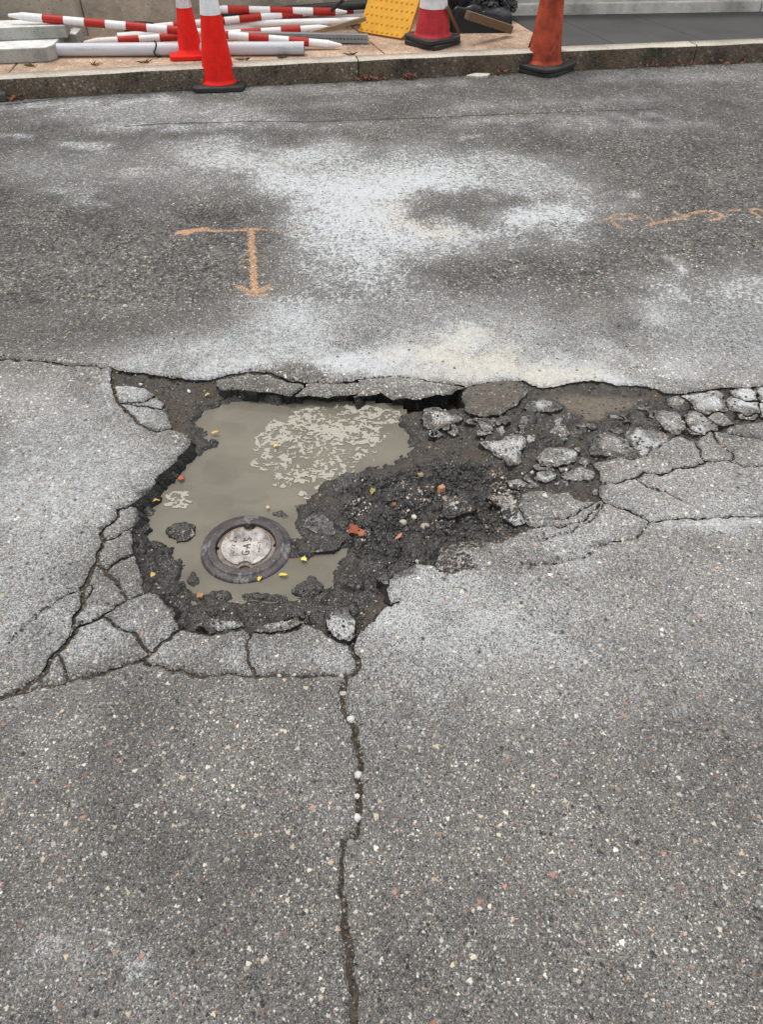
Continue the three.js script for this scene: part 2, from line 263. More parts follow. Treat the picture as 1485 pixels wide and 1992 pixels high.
// scattered smears farther off
for (const [v, s, p] of [
  [0.5, 0.07, [[95, 272], [160, 277], [215, 284], [200, 290], [110, 284]]], [0.5, 0.07, [[0, 260], [50, 258], [48, 266], [0, 268]]],
  [0.38, 0.09, [[110, 372], [185, 372], [215, 405], [180, 408], [120, 388]]], [0.3, 0.08, [[250, 335], [340, 328], [340, 342], [260, 342]]],
  [0.4, 0.05, [[1215, 375], [1245, 372], [1250, 385], [1225, 386]]], [0.30, 0.10, [[880, 208], [1080, 196], [1300, 190], [1300, 197], [1080, 203], [900, 214]]],
  [0.32, 0.10, [[870, 234], [1060, 226], [1300, 222], [1300, 230], [1060, 236], [880, 242]]], [0.26, 0.10, [[980, 250], [1150, 243], [1380, 236], [1400, 244], [1150, 254]]],
  [0.34, 0.14, [[200, 248], [360, 240], [640, 236], [760, 238], [620, 250], [380, 258]]], [0.35, 0.15, [[60, 205], [330, 190], [480, 200], [560, 230], [250, 250], [100, 235]]],
  [0.42, 0.10, [[0, 210], [120, 196], [330, 186], [330, 196], [150, 206], [0, 220]]], [0.28, 0.12, [[460, 172], [700, 165], [900, 158], [900, 166], [640, 182], [470, 184]]],
  [0.25, 0.12, [[550, 210], [700, 190], [760, 190], [700, 210]]], [0.25, 0.14, [[1120, 150], [1485, 130], [1485, 150], [1150, 165]]],
  [0.3, 0.2, [[0, 300], [400, 290], [480, 360], [300, 400], [0, 360]]], [0.55, 0.03, [[888, 268], [935, 262], [935, 268], [892, 273]]],
  [0.30, 0.2, [[560, 540], [640, 545], [760, 590], [600, 640], [420, 660], [480, 600]]],
]) stain('dust', v, s, W('f', p));
// the lane this side of the hole
stain('dust', 0.24, 0.22, W('f', [[-60, 780], [60, 760], [200, 770], [370, 850], [345, 920], [240, 985], [120, 1010], [-60, 1030]]));
stain('dust', 0.32, 0.16, W('f', [[-60, 720], [210, 740], [380, 860], [230, 1000], [180, 1120], [120, 1240], [-60, 1330]]));
stain('dust', 0.36, 0.05, W('b', [[50, 120], [300, 200], [400, 440], [200, 420], [60, 250]]));
stain('dust', 0.26, 0.12, W('f', [[760, 1130], [830, 1085], [960, 1095], [1010, 1150], [960, 1210], [800, 1250], [720, 1250], [700, 1215]]));
stain('dust', 0.30, 0.12, W('f', [[700, 1240], [800, 1180], [1000, 1130], [1200, 1150], [1100, 1260], [900, 1300], [720, 1300]]));
stain('dust', 0.38, 0.10, W('f', [[1000, 1060], [1180, 930], [1300, 850], [1650, 830], [1650, 1010], [1280, 1040], [1100, 1100]]));
stain('dust', 0.34, 0.03, W('f', [[1280, 1015], [1400, 1010], [1560, 1005], [1560, 1022], [1400, 1030], [1300, 1028]]));
stain('dust', 0.28, 0.06, W('f', [[120, 1210], [300, 1170], [330, 1230], [200, 1290], [130, 1290]]));
stain('dust', 0.30, 0.06, W('f', [[290, 1240], [470, 1230], [480, 1300], [320, 1300]]));
stain('dust', 0.24, 0.08, W('f', [[480, 1240], [690, 1250], [690, 1310], [490, 1310]]));
stain('dust', 0.16, 0.3, W('f', [[690, 1080], [1700, 860], [1800, 1500], [700, 1480]]));
stain('dust', 0.08, 0.6, W('f', [[-400, 130], [1900, 110], [1900, 260], [-400, 300]]));
stain('dust', 0.22, 0.35, W('f', [[-200, 1000], [1700, 1000], [1800, 1480], [-200, 1450]]));
stain('dust', 0.40, 0.03, W('f', [[30, 1830], [70, 1815], [150, 1825], [140, 1865], [60, 1870]]));
stain('dust', 0.5, 0.02, W('f', [[245, 1860], [280, 1855], [285, 1885], [250, 1890]]));
stain('dust', 0.20, 0.08, W('f', [[-20, 1990], [60, 1800], [300, 1850], [420, 1960], [200, 2010]]));
stain('dust', 0.30, 0.03, W('f', [[1270, 1380], [1340, 1370], [1345, 1395], [1300, 1400]]));
// old dirt, brownish
stain('dirt', 0.5, 0.05, W('v', [[460, 0], [660, 20], [600, 330], [470, 330], [430, 260]]));
stain('dirt', 0.5, 0.03, RUBBLE2);
// damp margins
stain('wet', 0.9, 0.02, W('h', [[180, 330], [330, 190], [620, 160], [950, 150], [1000, 380], [960, 440], [1130, 470], [1190, 520], [1100, 575], [900, 590], [720, 640], [600, 640], [560, 740], [480, 790], [455, 880], [460, 950], [380, 1010], [250, 1060], [150, 1000], [0, 1060], [-60, 700], [150, 560]]));
stain('wet', 0.8, 0.015, WETBAND);
stain('wet', 0.9, 0.012, W('e', [[955, 100], [1020, 150], [1080, 200], [1090, 280], [1040, 320], [960, 330], [940, 420], [1000, 480], [1030, 560], [1030, 720], [1110, 740], [1200, 800], [1260, 880], [1290, 990], [1420, 960], [1420, 700], [1200, 300], [1150, 20], [1090, 30]]));
stain('wet', 0.55, 0.02, W('f', [[1000, 1105], [1190, 1045], [1195, 1060], [1010, 1118]]));
// the patched spot by the broken lip is bare, without dust
stain('hole', 0.95, 0.012, W('b', [[990, 112], [1060, 95], [1150, 82], [1210, 88], [1250, 120], [1340, 175], [1180, 182], [1080, 165]]));
stain('hole', 0.45, 0.012, [...W('b', [[640, 168], [700, 148], [860, 120], [960, 122], [1080, 168], [1180, 182], [1300, 188], [1485, 172]]), ...W('c', [[190, 158], [290, 150], [390, 152], [520, 162], [640, 182], [780, 195], [740, 240], [330, 285], [0, 250]]), ...W('b', [[1300, 275], [1100, 275], [860, 240], [690, 240]])]);
for (const p of PIECES) {
  if (p.look === 'dusty') { stain('wet', 0.62, 0.006, p.poly); stain('dry', 1, 0.006, p.core); stain('dust', 0.52, 0.006, p.core); }
  if (p.look === 'damp') { stain('wet', 0.40, 0.006, p.poly); stain('dirt', 0.25, 0.006, p.poly); stain('hole', 0.6, 0.006, p.poly); }
  if (p.look === 'earthy') { stain('wet', 0.5, 0.006, p.poly); stain('dirt', 0.6, 0.006, p.poly); stain('hole', 0.9, 0.006, p.poly); }
  if (p.look === 'half') { const b = box(p.core), cx = (b[0] + b[2]) / 2, cy = (b[1] + b[3]) / 2; stain('wet', 0.6, 0.008, p.poly); const c = p.core.map(([x, y]) => [cx + 0.006 + (x - cx) * 0.66, cy + 0.003 + (y - cy) * 0.66]); stain('dry', 1, 0.010, c); stain('dust', 0.55, 0.010, c); }
  if (p.look === 'grey') stain('dust', 0.38, 0.006, p.poly);
  if (p.look === 'dark' || p.look === 'scum') stain('wet', 0.8, 0.006, p.poly);
  if (p.look === 'scum') stain('dust', 0.45, 0.01, p.poly);
  if (p.look === 'mud') { stain('dirt', 0.75, 0.006, p.poly); stain('wet', 0.35, 0.006, p.poly); stain('hole', 0.9, 0.006, p.poly); }
  if (p.look === 'mudlump') { stain('dirt', 0.95, 0.006, p.poly); stain('hole', 0.9, 0.006, p.poly); }
}
const CH = ['dust', 'cream', 'wet', 'dirt', 'hole', 'dry'];
function field(x0, d0, x1, d1, step) {                                // the stains on a coarse grid, looked up with lookup()
  const w = Math.ceil((x1 - x0) / step) + 2, h = Math.ceil((d1 - d0) / step) + 2, f = CH.map(() => new Float32Array(w * h));
  for (const s of ST) {
    const c = CH.indexOf(s.ch), i0 = Math.max(0, Math.floor((s.bb[0] - x0) / step)), i1 = Math.min(w - 1, Math.ceil((s.bb[2] - x0) / step)), j0 = Math.max(0, Math.floor((s.bb[1] - d0) / step)), j1 = Math.min(h - 1, Math.ceil((s.bb[3] - d0) / step));
    for (let j = j0; j <= j1; j++) for (let i = i0; i <= i1; i++) {
      const x = x0 + i * step, y = d0 + j * step, q = 1 / Math.max(s.soft, 0.02);
      const n = (fbm(x * q * 0.9 + 31, y * q * 0.9, 3) - 0.5) * 2.2 * s.soft;
      const v = s.v * sstep(-s.soft, s.soft, polyDist(s.poly, x, y) + n), k = j * w + i;
      f[c][k] = s.ch === 'dust' ? f[c][k] + v - f[c][k] * v * 0.85 : Math.max(f[c][k], v);
    }
  }
  for (let k = 0; k < w * h; k++) f[0][k] = Math.min(f[0][k], 0.97) * (1 - f[4][k]), f[2][k] *= 1 - f[5][k];
  return { x0, d0, step, w, h, f };
}
const LK = new Float32Array(5);
function lookup(F, x, y) {
  const gx = clamp((x - F.x0) / F.step, 0, F.w - 1.001), gy = clamp((y - F.d0) / F.step, 0, F.h - 1.001), i = gx | 0, j = gy | 0, u = gx - i, v = gy - j, k = j * F.w + i;
  for (let c = 0; c < 4; c++) { const a = F.f[c]; LK[c] = (a[k] * (1 - u) + a[k + 1] * u) * (1 - v) + (a[k + F.w] * (1 - u) + a[k + F.w + 1] * u) * v; }
  return LK;
}
// ---------------------------------------------------------------- textures
function dataTex(a, w, h, srgb, repeat) {
  const t = new THREE.DataTexture(a, w, h, THREE.RGBAFormat, THREE.UnsignedByteType);
  t.magFilter = THREE.LinearFilter; t.minFilter = THREE.LinearFilter; t.wrapS = t.wrapT = repeat ? THREE.RepeatWrapping : THREE.ClampToEdgeWrapping;
  if (srgb) t.colorSpace = THREE.SRGBColorSpace; t.needsUpdate = true; return t;
}
const S8 = new Uint8Array(4097); for (let i = 0; i <= 4096; i++) { const c = i / 4096; S8[i] = Math.round(255 * (c <= 0.0031308 ? 12.92 * c : 1.055 * Math.pow(c, 1 / 2.4) - 0.055)); }
const enc = (c) => S8[clamp(c) * 4096 | 0];
// the stones of the asphalt: [cell m, chance, smallest and largest radius m, palette]
const GREYS = [[0.27, 0.27, 0.27], [0.15, 0.155, 0.16], [0.38, 0.38, 0.37], [0.06, 0.061, 0.063], [0.22, 0.21, 0.195], [0.46, 0.46, 0.45], [0.13, 0.138, 0.138], [0.29, 0.255, 0.225], [0.04, 0.04, 0.042], [0.17, 0.158, 0.145], [0.09, 0.092, 0.095]];
const MIXED = [...GREYS, [0.32, 0.22, 0.17], [0.48, 0.46, 0.43], [0.34, 0.28, 0.22], [0.19, 0.20, 0.22], [0.52, 0.50, 0.46], [0.26, 0.17, 0.135]];
const BIG = [[0.30, 0.16, 0.12], [0.50, 0.46, 0.38], [0.42, 0.34, 0.24], [0.22, 0.22, 0.23], [0.50, 0.48, 0.45], [0.14, 0.15, 0.165], [0.34, 0.30, 0.24], [0.17, 0.115, 0.095], [0.11, 0.11, 0.115], [0.26, 0.25, 0.23]];
const LAYERS = [[0.0042, 0.85, 0.0011, 0.0025, GREYS, 1], [0.0088, 0.55, 0.0014, 0.0036, MIXED, 2], [0.0046, 0.35, 0.0007, 0.0020, GREYS, 4], [0.024, 0.60, 0.0022, 0.0062, BIG, 3]];
function stones(col, hgt, w, h, x0, d0, dx, dd, layers, wrap) {       // col Float32 rgb, hgt Float32
  for (const [cell, chance, r0, r1, pal, seed] of layers) {
    const i0 = Math.floor(x0 / cell), i1 = Math.ceil((x0 + w * dx) / cell), j0 = Math.floor(d0 / cell), j1 = Math.ceil((d0 + h * dd) / cell);
    for (let j = j0; j <= j1; j++) for (let i = i0; i <= i1; i++) {
      if (hash(i, j, seed) > chance) continue;
      const q = hash(i, j, seed + 10), r = r0 + (r1 - r0) * q * q, cx = (i + hash(i, j, seed + 20)) * cell, cy = (j + hash(i, j, seed + 30)) * cell;
      const p = pal[hash(i, j, seed + 40) * pal.length | 0], an = hash(i, j, seed + 50) * 6.283, as = 0.62 + 0.38 * hash(i, j, seed + 60), lum = 0.75 + 0.5 * hash(i, j, seed + 70);
      const ca = Math.cos(an), sa = Math.sin(an), R2 = r * 1.3, m2 = hash(i, j, seed + 80) * 6.283, hh = 0.55 + 0.4 * hash(i, j, seed + 90);
      const a0 = Math.floor((cx - R2 - x0) / dx), a1 = Math.ceil((cx + R2 - x0) / dx), b0 = Math.floor((cy - R2 - d0) / dd), b1 = Math.ceil((cy + R2 - d0) / dd);
      for (let b = b0; b <= b1; b++) for (let a = a0; a <= a1; a++) {
        let ia = a, ib = b; if (wrap) { ia = ((a % w) + w) % w; ib = ((b % h) + h) % h; } else if (a < 0 || b < 0 || a >= w || b >= h) continue;
        const ex = x0 + (a + 0.5) * dx - cx, ey = d0 + (b + 0.5) * dd - cy, u = (ex * ca + ey * sa) / r, v = (-ex * sa + ey * ca) / (r * as);
        const rr = u * u + v * v; if (rr > 1.55) continue;
        const th = Math.atan2(v, u), lim = 1 + 0.18 * Math.sin(3 * th + m2) + 0.10 * Math.sin(5 * th - m2 * 2), e = rr / (lim * lim);
        if (e > 1) continue;
        const k = ib * w + ia, s = lum * (0.92 + 0.16 * hash(a, b, seed + 100));
        col[k * 3] = p[0] * s; col[k * 3 + 1] = p[1] * s; col[k * 3 + 2] = p[2] * s; hgt[k] = Math.max(hgt[k] * 0.6, hh * (1 - 0.45 * e * e));
      }
    }
  }
}
function roadTexture(g, F, paint) {
  const { x0, x1, d0, d1, w, h } = g, dx = (x1 - x0) / w, dd = (d1 - d0) / h, col = new Float32Array(w * h * 3), hgt = new Float32Array(w * h);
  for (let b = 0, k = 0; b < h; b++) for (let a = 0; a < w; a++, k++) {
    const x = x0 + (a + 0.5) * dx, y = d0 + (b + 0.5) * dd, n = hash(a, b, 5), v = 0.045 + 0.22 * n * n * n + 0.04 * vn(x * 900, y * 900);
    col[k * 3] = v; col[k * 3 + 1] = v * 0.985; col[k * 3 + 2] = v * 0.96; hgt[k] = 0.18 * vn(x * 700, y * 700) + 0.1 * n;
  }
  stones(col, hgt, w, h, x0, d0, dx, dd, g.layers);
  const A = new Uint8Array(w * h * 4), B = new Uint8Array(w * h * 4);
  for (let b = 0, k = 0; b < h; b++) for (let a = 0; a < w; a++, k++) {
    const x = x0 + (a + 0.5) * dx, y = d0 + (b + 0.5) * dd, L = lookup(F, x, y);
    const big = fbm(x * 2.3 + 5, y * 2.3, 3), mid = vn(x * 21, y * 21 + 7);
    const far = sstep(2.28, 2.5, y + 0.12 * (mid - 0.5) - 0.0 * x);   // the newer surfacing beyond the hole is darker and browner
    let tone = 1.36 * (0.86 + 0.44 * (big - 0.5) * 1.6 + 0.24 * (mid - 0.5) + 0.22 * (vn(x * 7, y * 7 + 3) - 0.5)) * mix(1.0, 0.61, far);
    let r = col[k * 3] * tone * 1.03, gg = col[k * 3 + 1] * tone, bb = col[k * 3 + 2] * tone * 0.955;
    const f1 = vn(x * 410, y * 410), f2 = vn(x * 190 + 3, y * 190), f3 = vn(x * 62, y * 62), hf = hash(a, b, 9);
    const c1 = vn(x * 78, y * 78), c2 = vn(x * 150 + 11, y * 150), G = g.grain;
    { const e = 0.78 + 0.30 * hash(a, b, 12) + 0.36 * (vn(x * 320 + 5, y * 320) - 0.28); r *= e; gg *= e; bb *= e; const gy = (r + gg + bb) / 3, ds = 0.18 * f2; r = mix(r, gy, ds); gg = mix(gg, gy, ds); bb = mix(bb, gy, ds); }
    const n = clamp((mix(0.36 * f1 + 0.20 * f2 + 0.12 * f3 + 0.32 * hf, 0.22 * c1 + 0.38 * c2 + 0.20 * f1 + 0.20 * hf, G) - 0.5) * 2.1 + 0.5);
    if (G) { const e = 1 + G * ((c1 - 0.5) * 0.85 + (c2 - 0.5) * 1.3); r *= e; gg *= e; bb *= e; if (hash(Math.floor(x * 150), Math.floor(y * 100), 15) < 0.055 * G) { const l = 1.7 + 1.5 * hf; r *= l; gg *= l; bb *= l; } }
    let rough = 0.93, hh = hgt[k], pit = 0;
    { const pi = Math.floor(x / 0.019), pj = Math.floor(y / 0.019), pr = hash(pi, pj, 401); if (pr < 0.05 + 0.13 * sstep(0.5, 0.8, vn(x * 5, y * 5))) { const rr = 0.0018 + 0.0044 * hash(pi, pj, 402) ** 2, px = (pi + 0.3 + 0.4 * hash(pi, pj, 403)) * 0.019, py = (pj + 0.3 + 0.4 * hash(pi, pj, 404)) * 0.019; pit = sstep(1.1, 0.55, Math.hypot(x - px, (y - py) * (0.8 + 0.5 * pr)) / rr + 0.7 * (f1 - 0.5)); r *= 1 - 0.72 * pit; gg *= 1 - 0.72 * pit; bb *= 1 - 0.72 * pit; hh *= 1 - 0.9 * pit; } }
    if (L[3] > 0.01) { const c = sstep(0, 0.5, L[3] * 1.3 - n) * 0.9, q = 0.7 + 0.6 * f1; r = mix(r, 0.105 * q, c); gg = mix(gg, 0.085 * q, c); bb = mix(bb, 0.066 * q, c); hh = mix(hh, 0.35 + 0.25 * f2, c * 0.7); }
    const dens = L[0] * (0.82 + 0.36 * f3);
    if (dens > 0.01) {
      const c = sstep(-0.06, 0.60, dens * 1.25 - n - 0.25 * (hh - 0.35)) * (0.94 * (1 - 0.85 * pit)) * (1 - 0.22 * dens * G) + (0.06 + 0.11 * G) * dens * (1 - pit), q = 0.78 + 0.30 * f2 + 0.12 * (hf - 0.5), cr = clamp(L[1] * 1.2);
      r = mix(r, mix(0.565, 0.60, cr) * q, c); gg = mix(gg, mix(0.585, 0.55, cr) * q, c); bb = mix(bb, mix(0.605, 0.46, cr) * q, c); hh = mix(hh, 0.5 + 0.2 * f2, c * 0.5);
    }
    if (paint && paint[k] < 0) { const c = sstep(0.1, 0.5, -paint[k] - n * 0.5); r *= 1 - 0.7 * c; gg *= 1 - 0.7 * c; bb *= 1 - 0.7 * c; }
    if (paint) { const c = sstep(0.0, 0.35, paint[k] * 0.82 - clamp((0.5 * f1 + 0.25 * c2 + 0.25 * hf - 0.5) * 1.9 + 0.5)); if (c > 0) { r = mix(r, 0.60, c * 0.85); gg = mix(gg, 0.33, c * 0.85); bb = mix(bb, 0.17, c * 0.85); } }
    const wet = sstep(0.25, 0.75, L[2] + (f2 - 0.5) * 0.35 + (f3 - 0.5) * 0.3);
    if (wet > 0) { r *= mix(1, 0.30, wet); gg *= mix(1, 0.29, wet); bb *= mix(1, 0.285, wet); rough = mix(rough, 0.34, wet); }
    A[k * 4] = enc(r); A[k * 4 + 1] = enc(gg); A[k * 4 + 2] = enc(bb); A[k * 4 + 3] = 255;
    B[k * 4] = clamp(hh) * 255; B[k * 4 + 1] = rough * 255; B[k * 4 + 2] = 0; B[k * 4 + 3] = 255;
  }
  const props = dataTex(B, w, h);
  return new THREE.MeshStandardMaterial({ map: dataTex(A, w, h, true), roughnessMap: props, bumpMap: props, bumpScale: g.bump, roughness: 1, metalness: 0 });
}
// small repeating speckled stone texture: background colour, palette, metres a side
function speckle(size, metres, bg, layers, o = {}) {
  const col = new Float32Array(size * size * 3), hgt = new Float32Array(size * size), d = metres / size, A = new Uint8Array(size * size * 4), B = new Uint8Array(size * size * 4);
  for (let k = 0; k < size * size; k++) { const n = 0.75 + 0.5 * hash(k % size, k / size | 0, 3); for (let c = 0; c < 3; c++) col[k * 3 + c] = bg[c] * n; hgt[k] = 0.2 * hash(k % size, k / size | 0, 4); }
  stones(col, hgt, size, size, 0, 0, d, d, layers, true);
  const per = (x, y, n) => { const u = x * n, v = y * n, f = (i, j) => hash(((i % n) + n) % n, ((j % n) + n) % n, 77 + n), i = Math.floor(u), j = Math.floor(v), a = u - i, b = v - j, s = a * a * (3 - 2 * a), t = b * b * (3 - 2 * b); return mix(mix(f(i, j), f(i + 1, j), s), mix(f(i, j + 1), f(i + 1, j + 1), s), t); };
  for (let k = 0; k < size * size; k++) {
    const u = (k % size) / size, v = (k / size | 0) / size, st = 1 + (o.mottle ?? 0.25) * (per(u, v, 5) + 0.6 * per(u, v, 13) + 0.4 * per(u, v, 37) - 1) * 1.3;
    let c3 = [col[k * 3] * st, col[k * 3 + 1] * st, col[k * 3 + 2] * st];
    if (o.stain) { const q = sstep(o.stainAt ?? 0.55, (o.stainAt ?? 0.55) + 0.12, 0.5 * per(u + 0.3, v, 4) + 0.3 * per(u, v, 17) + 0.2 * per(u, v, 61)); c3 = c3.map((c, i) => mix(c, o.stain[i], q * (o.stainMix ?? 0.7))); }
    A[k * 4] = enc(c3[0]); A[k * 4 + 1] = enc(c3[1]); A[k * 4 + 2] = enc(c3[2]); A[k * 4 + 3] = 255;
    B[k * 4] = clamp(hgt[k]) * 255; B[k * 4 + 1] = (o.rough ?? 0.9) * 255; B[k * 4 + 3] = 255;
  }
  const m = dataTex(A, size, size, true, true), p = dataTex(B, size, size, false, true);
  m.repeat.set(1 / metres, 1 / metres); p.repeat.set(1 / metres, 1 / metres);
  return new THREE.MeshPhysicalMaterial({ map: m, bumpMap: p, bumpScale: o.bump ?? 0.003, roughness: o.rough ?? 0.9, specularIntensity: o.spec ?? 1 });
}
const flat = (r, g, b, rough = 0.8, o = {}) => { const { color, ...rest } = o; return new THREE.MeshPhysicalMaterial({ color: new THREE.Color().setRGB(r, g, b), roughness: rough, ...rest }); };

// ---------------------------------------------------------------- the road: slabs and broken pieces cut out of one grid
const X0 = -1.44, X1 = 1.44, D0 = 0.22, D1 = 2.52, ST4 = 0.004;
function lines(list) { const out = []; for (const [a, b, s] of list) { const n = Math.max(1, Math.round((b - a) / s)); for (let i = 0; i < n; i++) out.push(a + (b - a) * i / n); } out.push(list[list.length - 1][1]); return out; }
const GX = lines([[-40, -9, 4], [-9, -3, 0.5], [-3, X0, 0.06], [X0, X1, ST4], [X1, 3, 0.06], [3, 9, 0.5], [9, 40, 4]]);
const GD = lines([[-12, -2, 2], [-2, D0, 0.2], [D0, D1, ST4], [D1, 2.75, 0.02], [2.75, 5, 0.05], [5, 12.6, 0.06]]);
const REG = [
  { x0: -1.1, x1: 1.1, d0: 0.22, d1: 1.5, w: 2048, h: 1280, grain: 0, bump: 0.0042, layers: LAYERS },
  { x0: -1.7, x1: 1.7, d0: 1.5, d1: 2.75, w: 2048, h: 1024, grain: 0.45, bump: 0.0038, layers: LAYERS },
  { x0: -3, x1: 3, d0: 2.75, d1: 6.5, w: 2048, h: 1536, grain: 1, bump: 0.0034, layers: [LAYERS[1], LAYERS[3]] },
];
const FA = field(-1.75, 0.2, 1.75, 2.8, 0.008), FB = field(-3.05, 2.7, 3.05, 6.6, 0.022);
// orange utility marks and a dark seam, sprayed or trodden into the far lane
const paint = new Float32Array(REG[2].w * REG[2].h);
{
  const g = REG[2], dx = (g.x1 - g.x0) / g.w, dd = (g.d1 - g.d0) / g.h;
  const stroke = (pts, wd, v, w2 = wd) => pts.slice(1).forEach((p, i) => {
    const a = pts[i], wid = mix(wd, w2, i / (pts.length - 1)), m = wid * 2, bb = box([a, p], m);
    for (let b = Math.max(0, Math.floor((bb[1] - g.d0) / dd)); b <= Math.min(g.h - 1, (bb[3] - g.d0) / dd); b++) for (let c = Math.max(0, Math.floor((bb[0] - g.x0) / dx)); c <= Math.min(g.w - 1, (bb[2] - g.x0) / dx); c++) {
      const x = g.x0 + (c + 0.5) * dx, y = g.d0 + (b + 0.5) * dd, q = segDist(x + (vn(x * 60, y * 60) - 0.5) * 0.012, y + (vn(x * 60 + 9, y * 60) - 0.5) * 0.012, a, p)[0], k = b * g.w + c;
      paint[k] = Math.max(paint[k], v * (1 - sstep(wid * 0.45, wid * 1.5, q)));
    }
  });
  const M = (p) => W('m', p), K = (p) => W('k', p);
  stroke(M([[200, 222], [260, 212], [330, 208], [430, 195]]), 0.020, 1.05);
  stroke(M([[250, 235], [330, 200], [420, 188]]), 0.018, 1.0);
  stroke(M([[420, 208], [600, 206], [760, 198], [860, 198]]), 0.013, 0.95);
  stroke(M([[860, 198], [1000, 198], [1260, 195]]), 0.009, 0.75, 0.005);
  stroke(M([[800, 190], [805, 320], [815, 450], [822, 580], [828, 690]]), 0.017, 0.98);
  stroke(M([[760, 192], [850, 192]]), 0.016, 0.9);
  stroke(M([[700, 670], [760, 700], [840, 715], [900, 690], [950, 660]]), 0.018, 0.9);
  stroke(M([[770, 735], [850, 745], [920, 735]]), 0.016, 0.8);
  stroke(M([[780, 410], [720, 415], [690, 440], [760, 462]]), 0.007, 0.62);
  stroke(M([[700, 490], [750, 515], [800, 505]]), 0.008, 0.6);
  stroke(M([[850, 400], [915, 415], [930, 450], [900, 490]]), 0.008, 0.52);
  stroke(K([[270, 268], [350, 240], [400, 217], [480, 214], [540, 238], [480, 255], [400, 252], [350, 262], [375, 290], [410, 322]]), 0.012, 0.72);
  stroke(K([[600, 220], [640, 252], [672, 282], [620, 302]]), 0.011, 0.75);
  stroke(K([[640, 300], [700, 282], [760, 266], [850, 252], [910, 240], [870, 222], [825, 205]]), 0.012, 0.82);
  stroke(K([[820, 245], [900, 238], [940, 214], [1010, 196], [1100, 195], [1165, 212], [1180, 240], [1150, 255], [1090, 264]]), 0.013, 0.88);
  stroke(K([[930, 215], [1040, 208], [1100, 226]]), 0.009, 0.6);
  stroke(K([[1240, 192], [1310, 190]]), 0.012, 0.8);
  stroke(K([[1385, 182], [1440, 178], [1490, 195], [1600, 210]]), 0.013, 0.85);
  stroke(K([[1400, 200], [1440, 222], [1460, 240]]), 0.011, 0.8);
  for (const seam of [[[245, 246], [330, 241], [470, 236], [600, 237], [740, 232], [860, 228], [1000, 222], [1140, 216], [1290, 212]], [[0, 205], [60, 199], [130, 190]]]) { const was = paint.slice(); paint.fill(0); stroke(W('f', seam), 0.011, 0.95, 0.006); for (let k = 0; k < paint.length; k++) paint[k] = paint[k] > 0.05 ? -paint[k] : was[k]; }
}
const MROAD = [roadTexture(REG[0], FA), roadTexture(REG[1], FA), roadTexture(REG[2], FB, paint)];
MROAD.push(speckle(1024, 1.1, [0.12, 0.117, 0.112], [...LAYERS.slice(0, 3)].map((l) => [...l]).concat([[0.03, 0.35, 0.002, 0.0045, BIG, 3]]), { bump: 0.004, mottle: 0.3 })); MROAD[3].color.setRGB(0.95, 0.93, 0.9);
const MBROKEN = speckle(512, 0.4, [0.018, 0.017, 0.016], [[0.006, 0.7, 0.0014, 0.0032, [[0.03, 0.03, 0.03], [0.045, 0.042, 0.04], [0.02, 0.02, 0.02]], 2], [0.02, 0.3, 0.0025, 0.005, [[0.09, 0.08, 0.07], [0.05, 0.05, 0.05], [0.13, 0.12, 0.10]], 3]], { bump: 0.005, rough: 0.8 });  // broken edges near black: shade put into the colour along with damp tar
MROAD.push(MBROKEN);

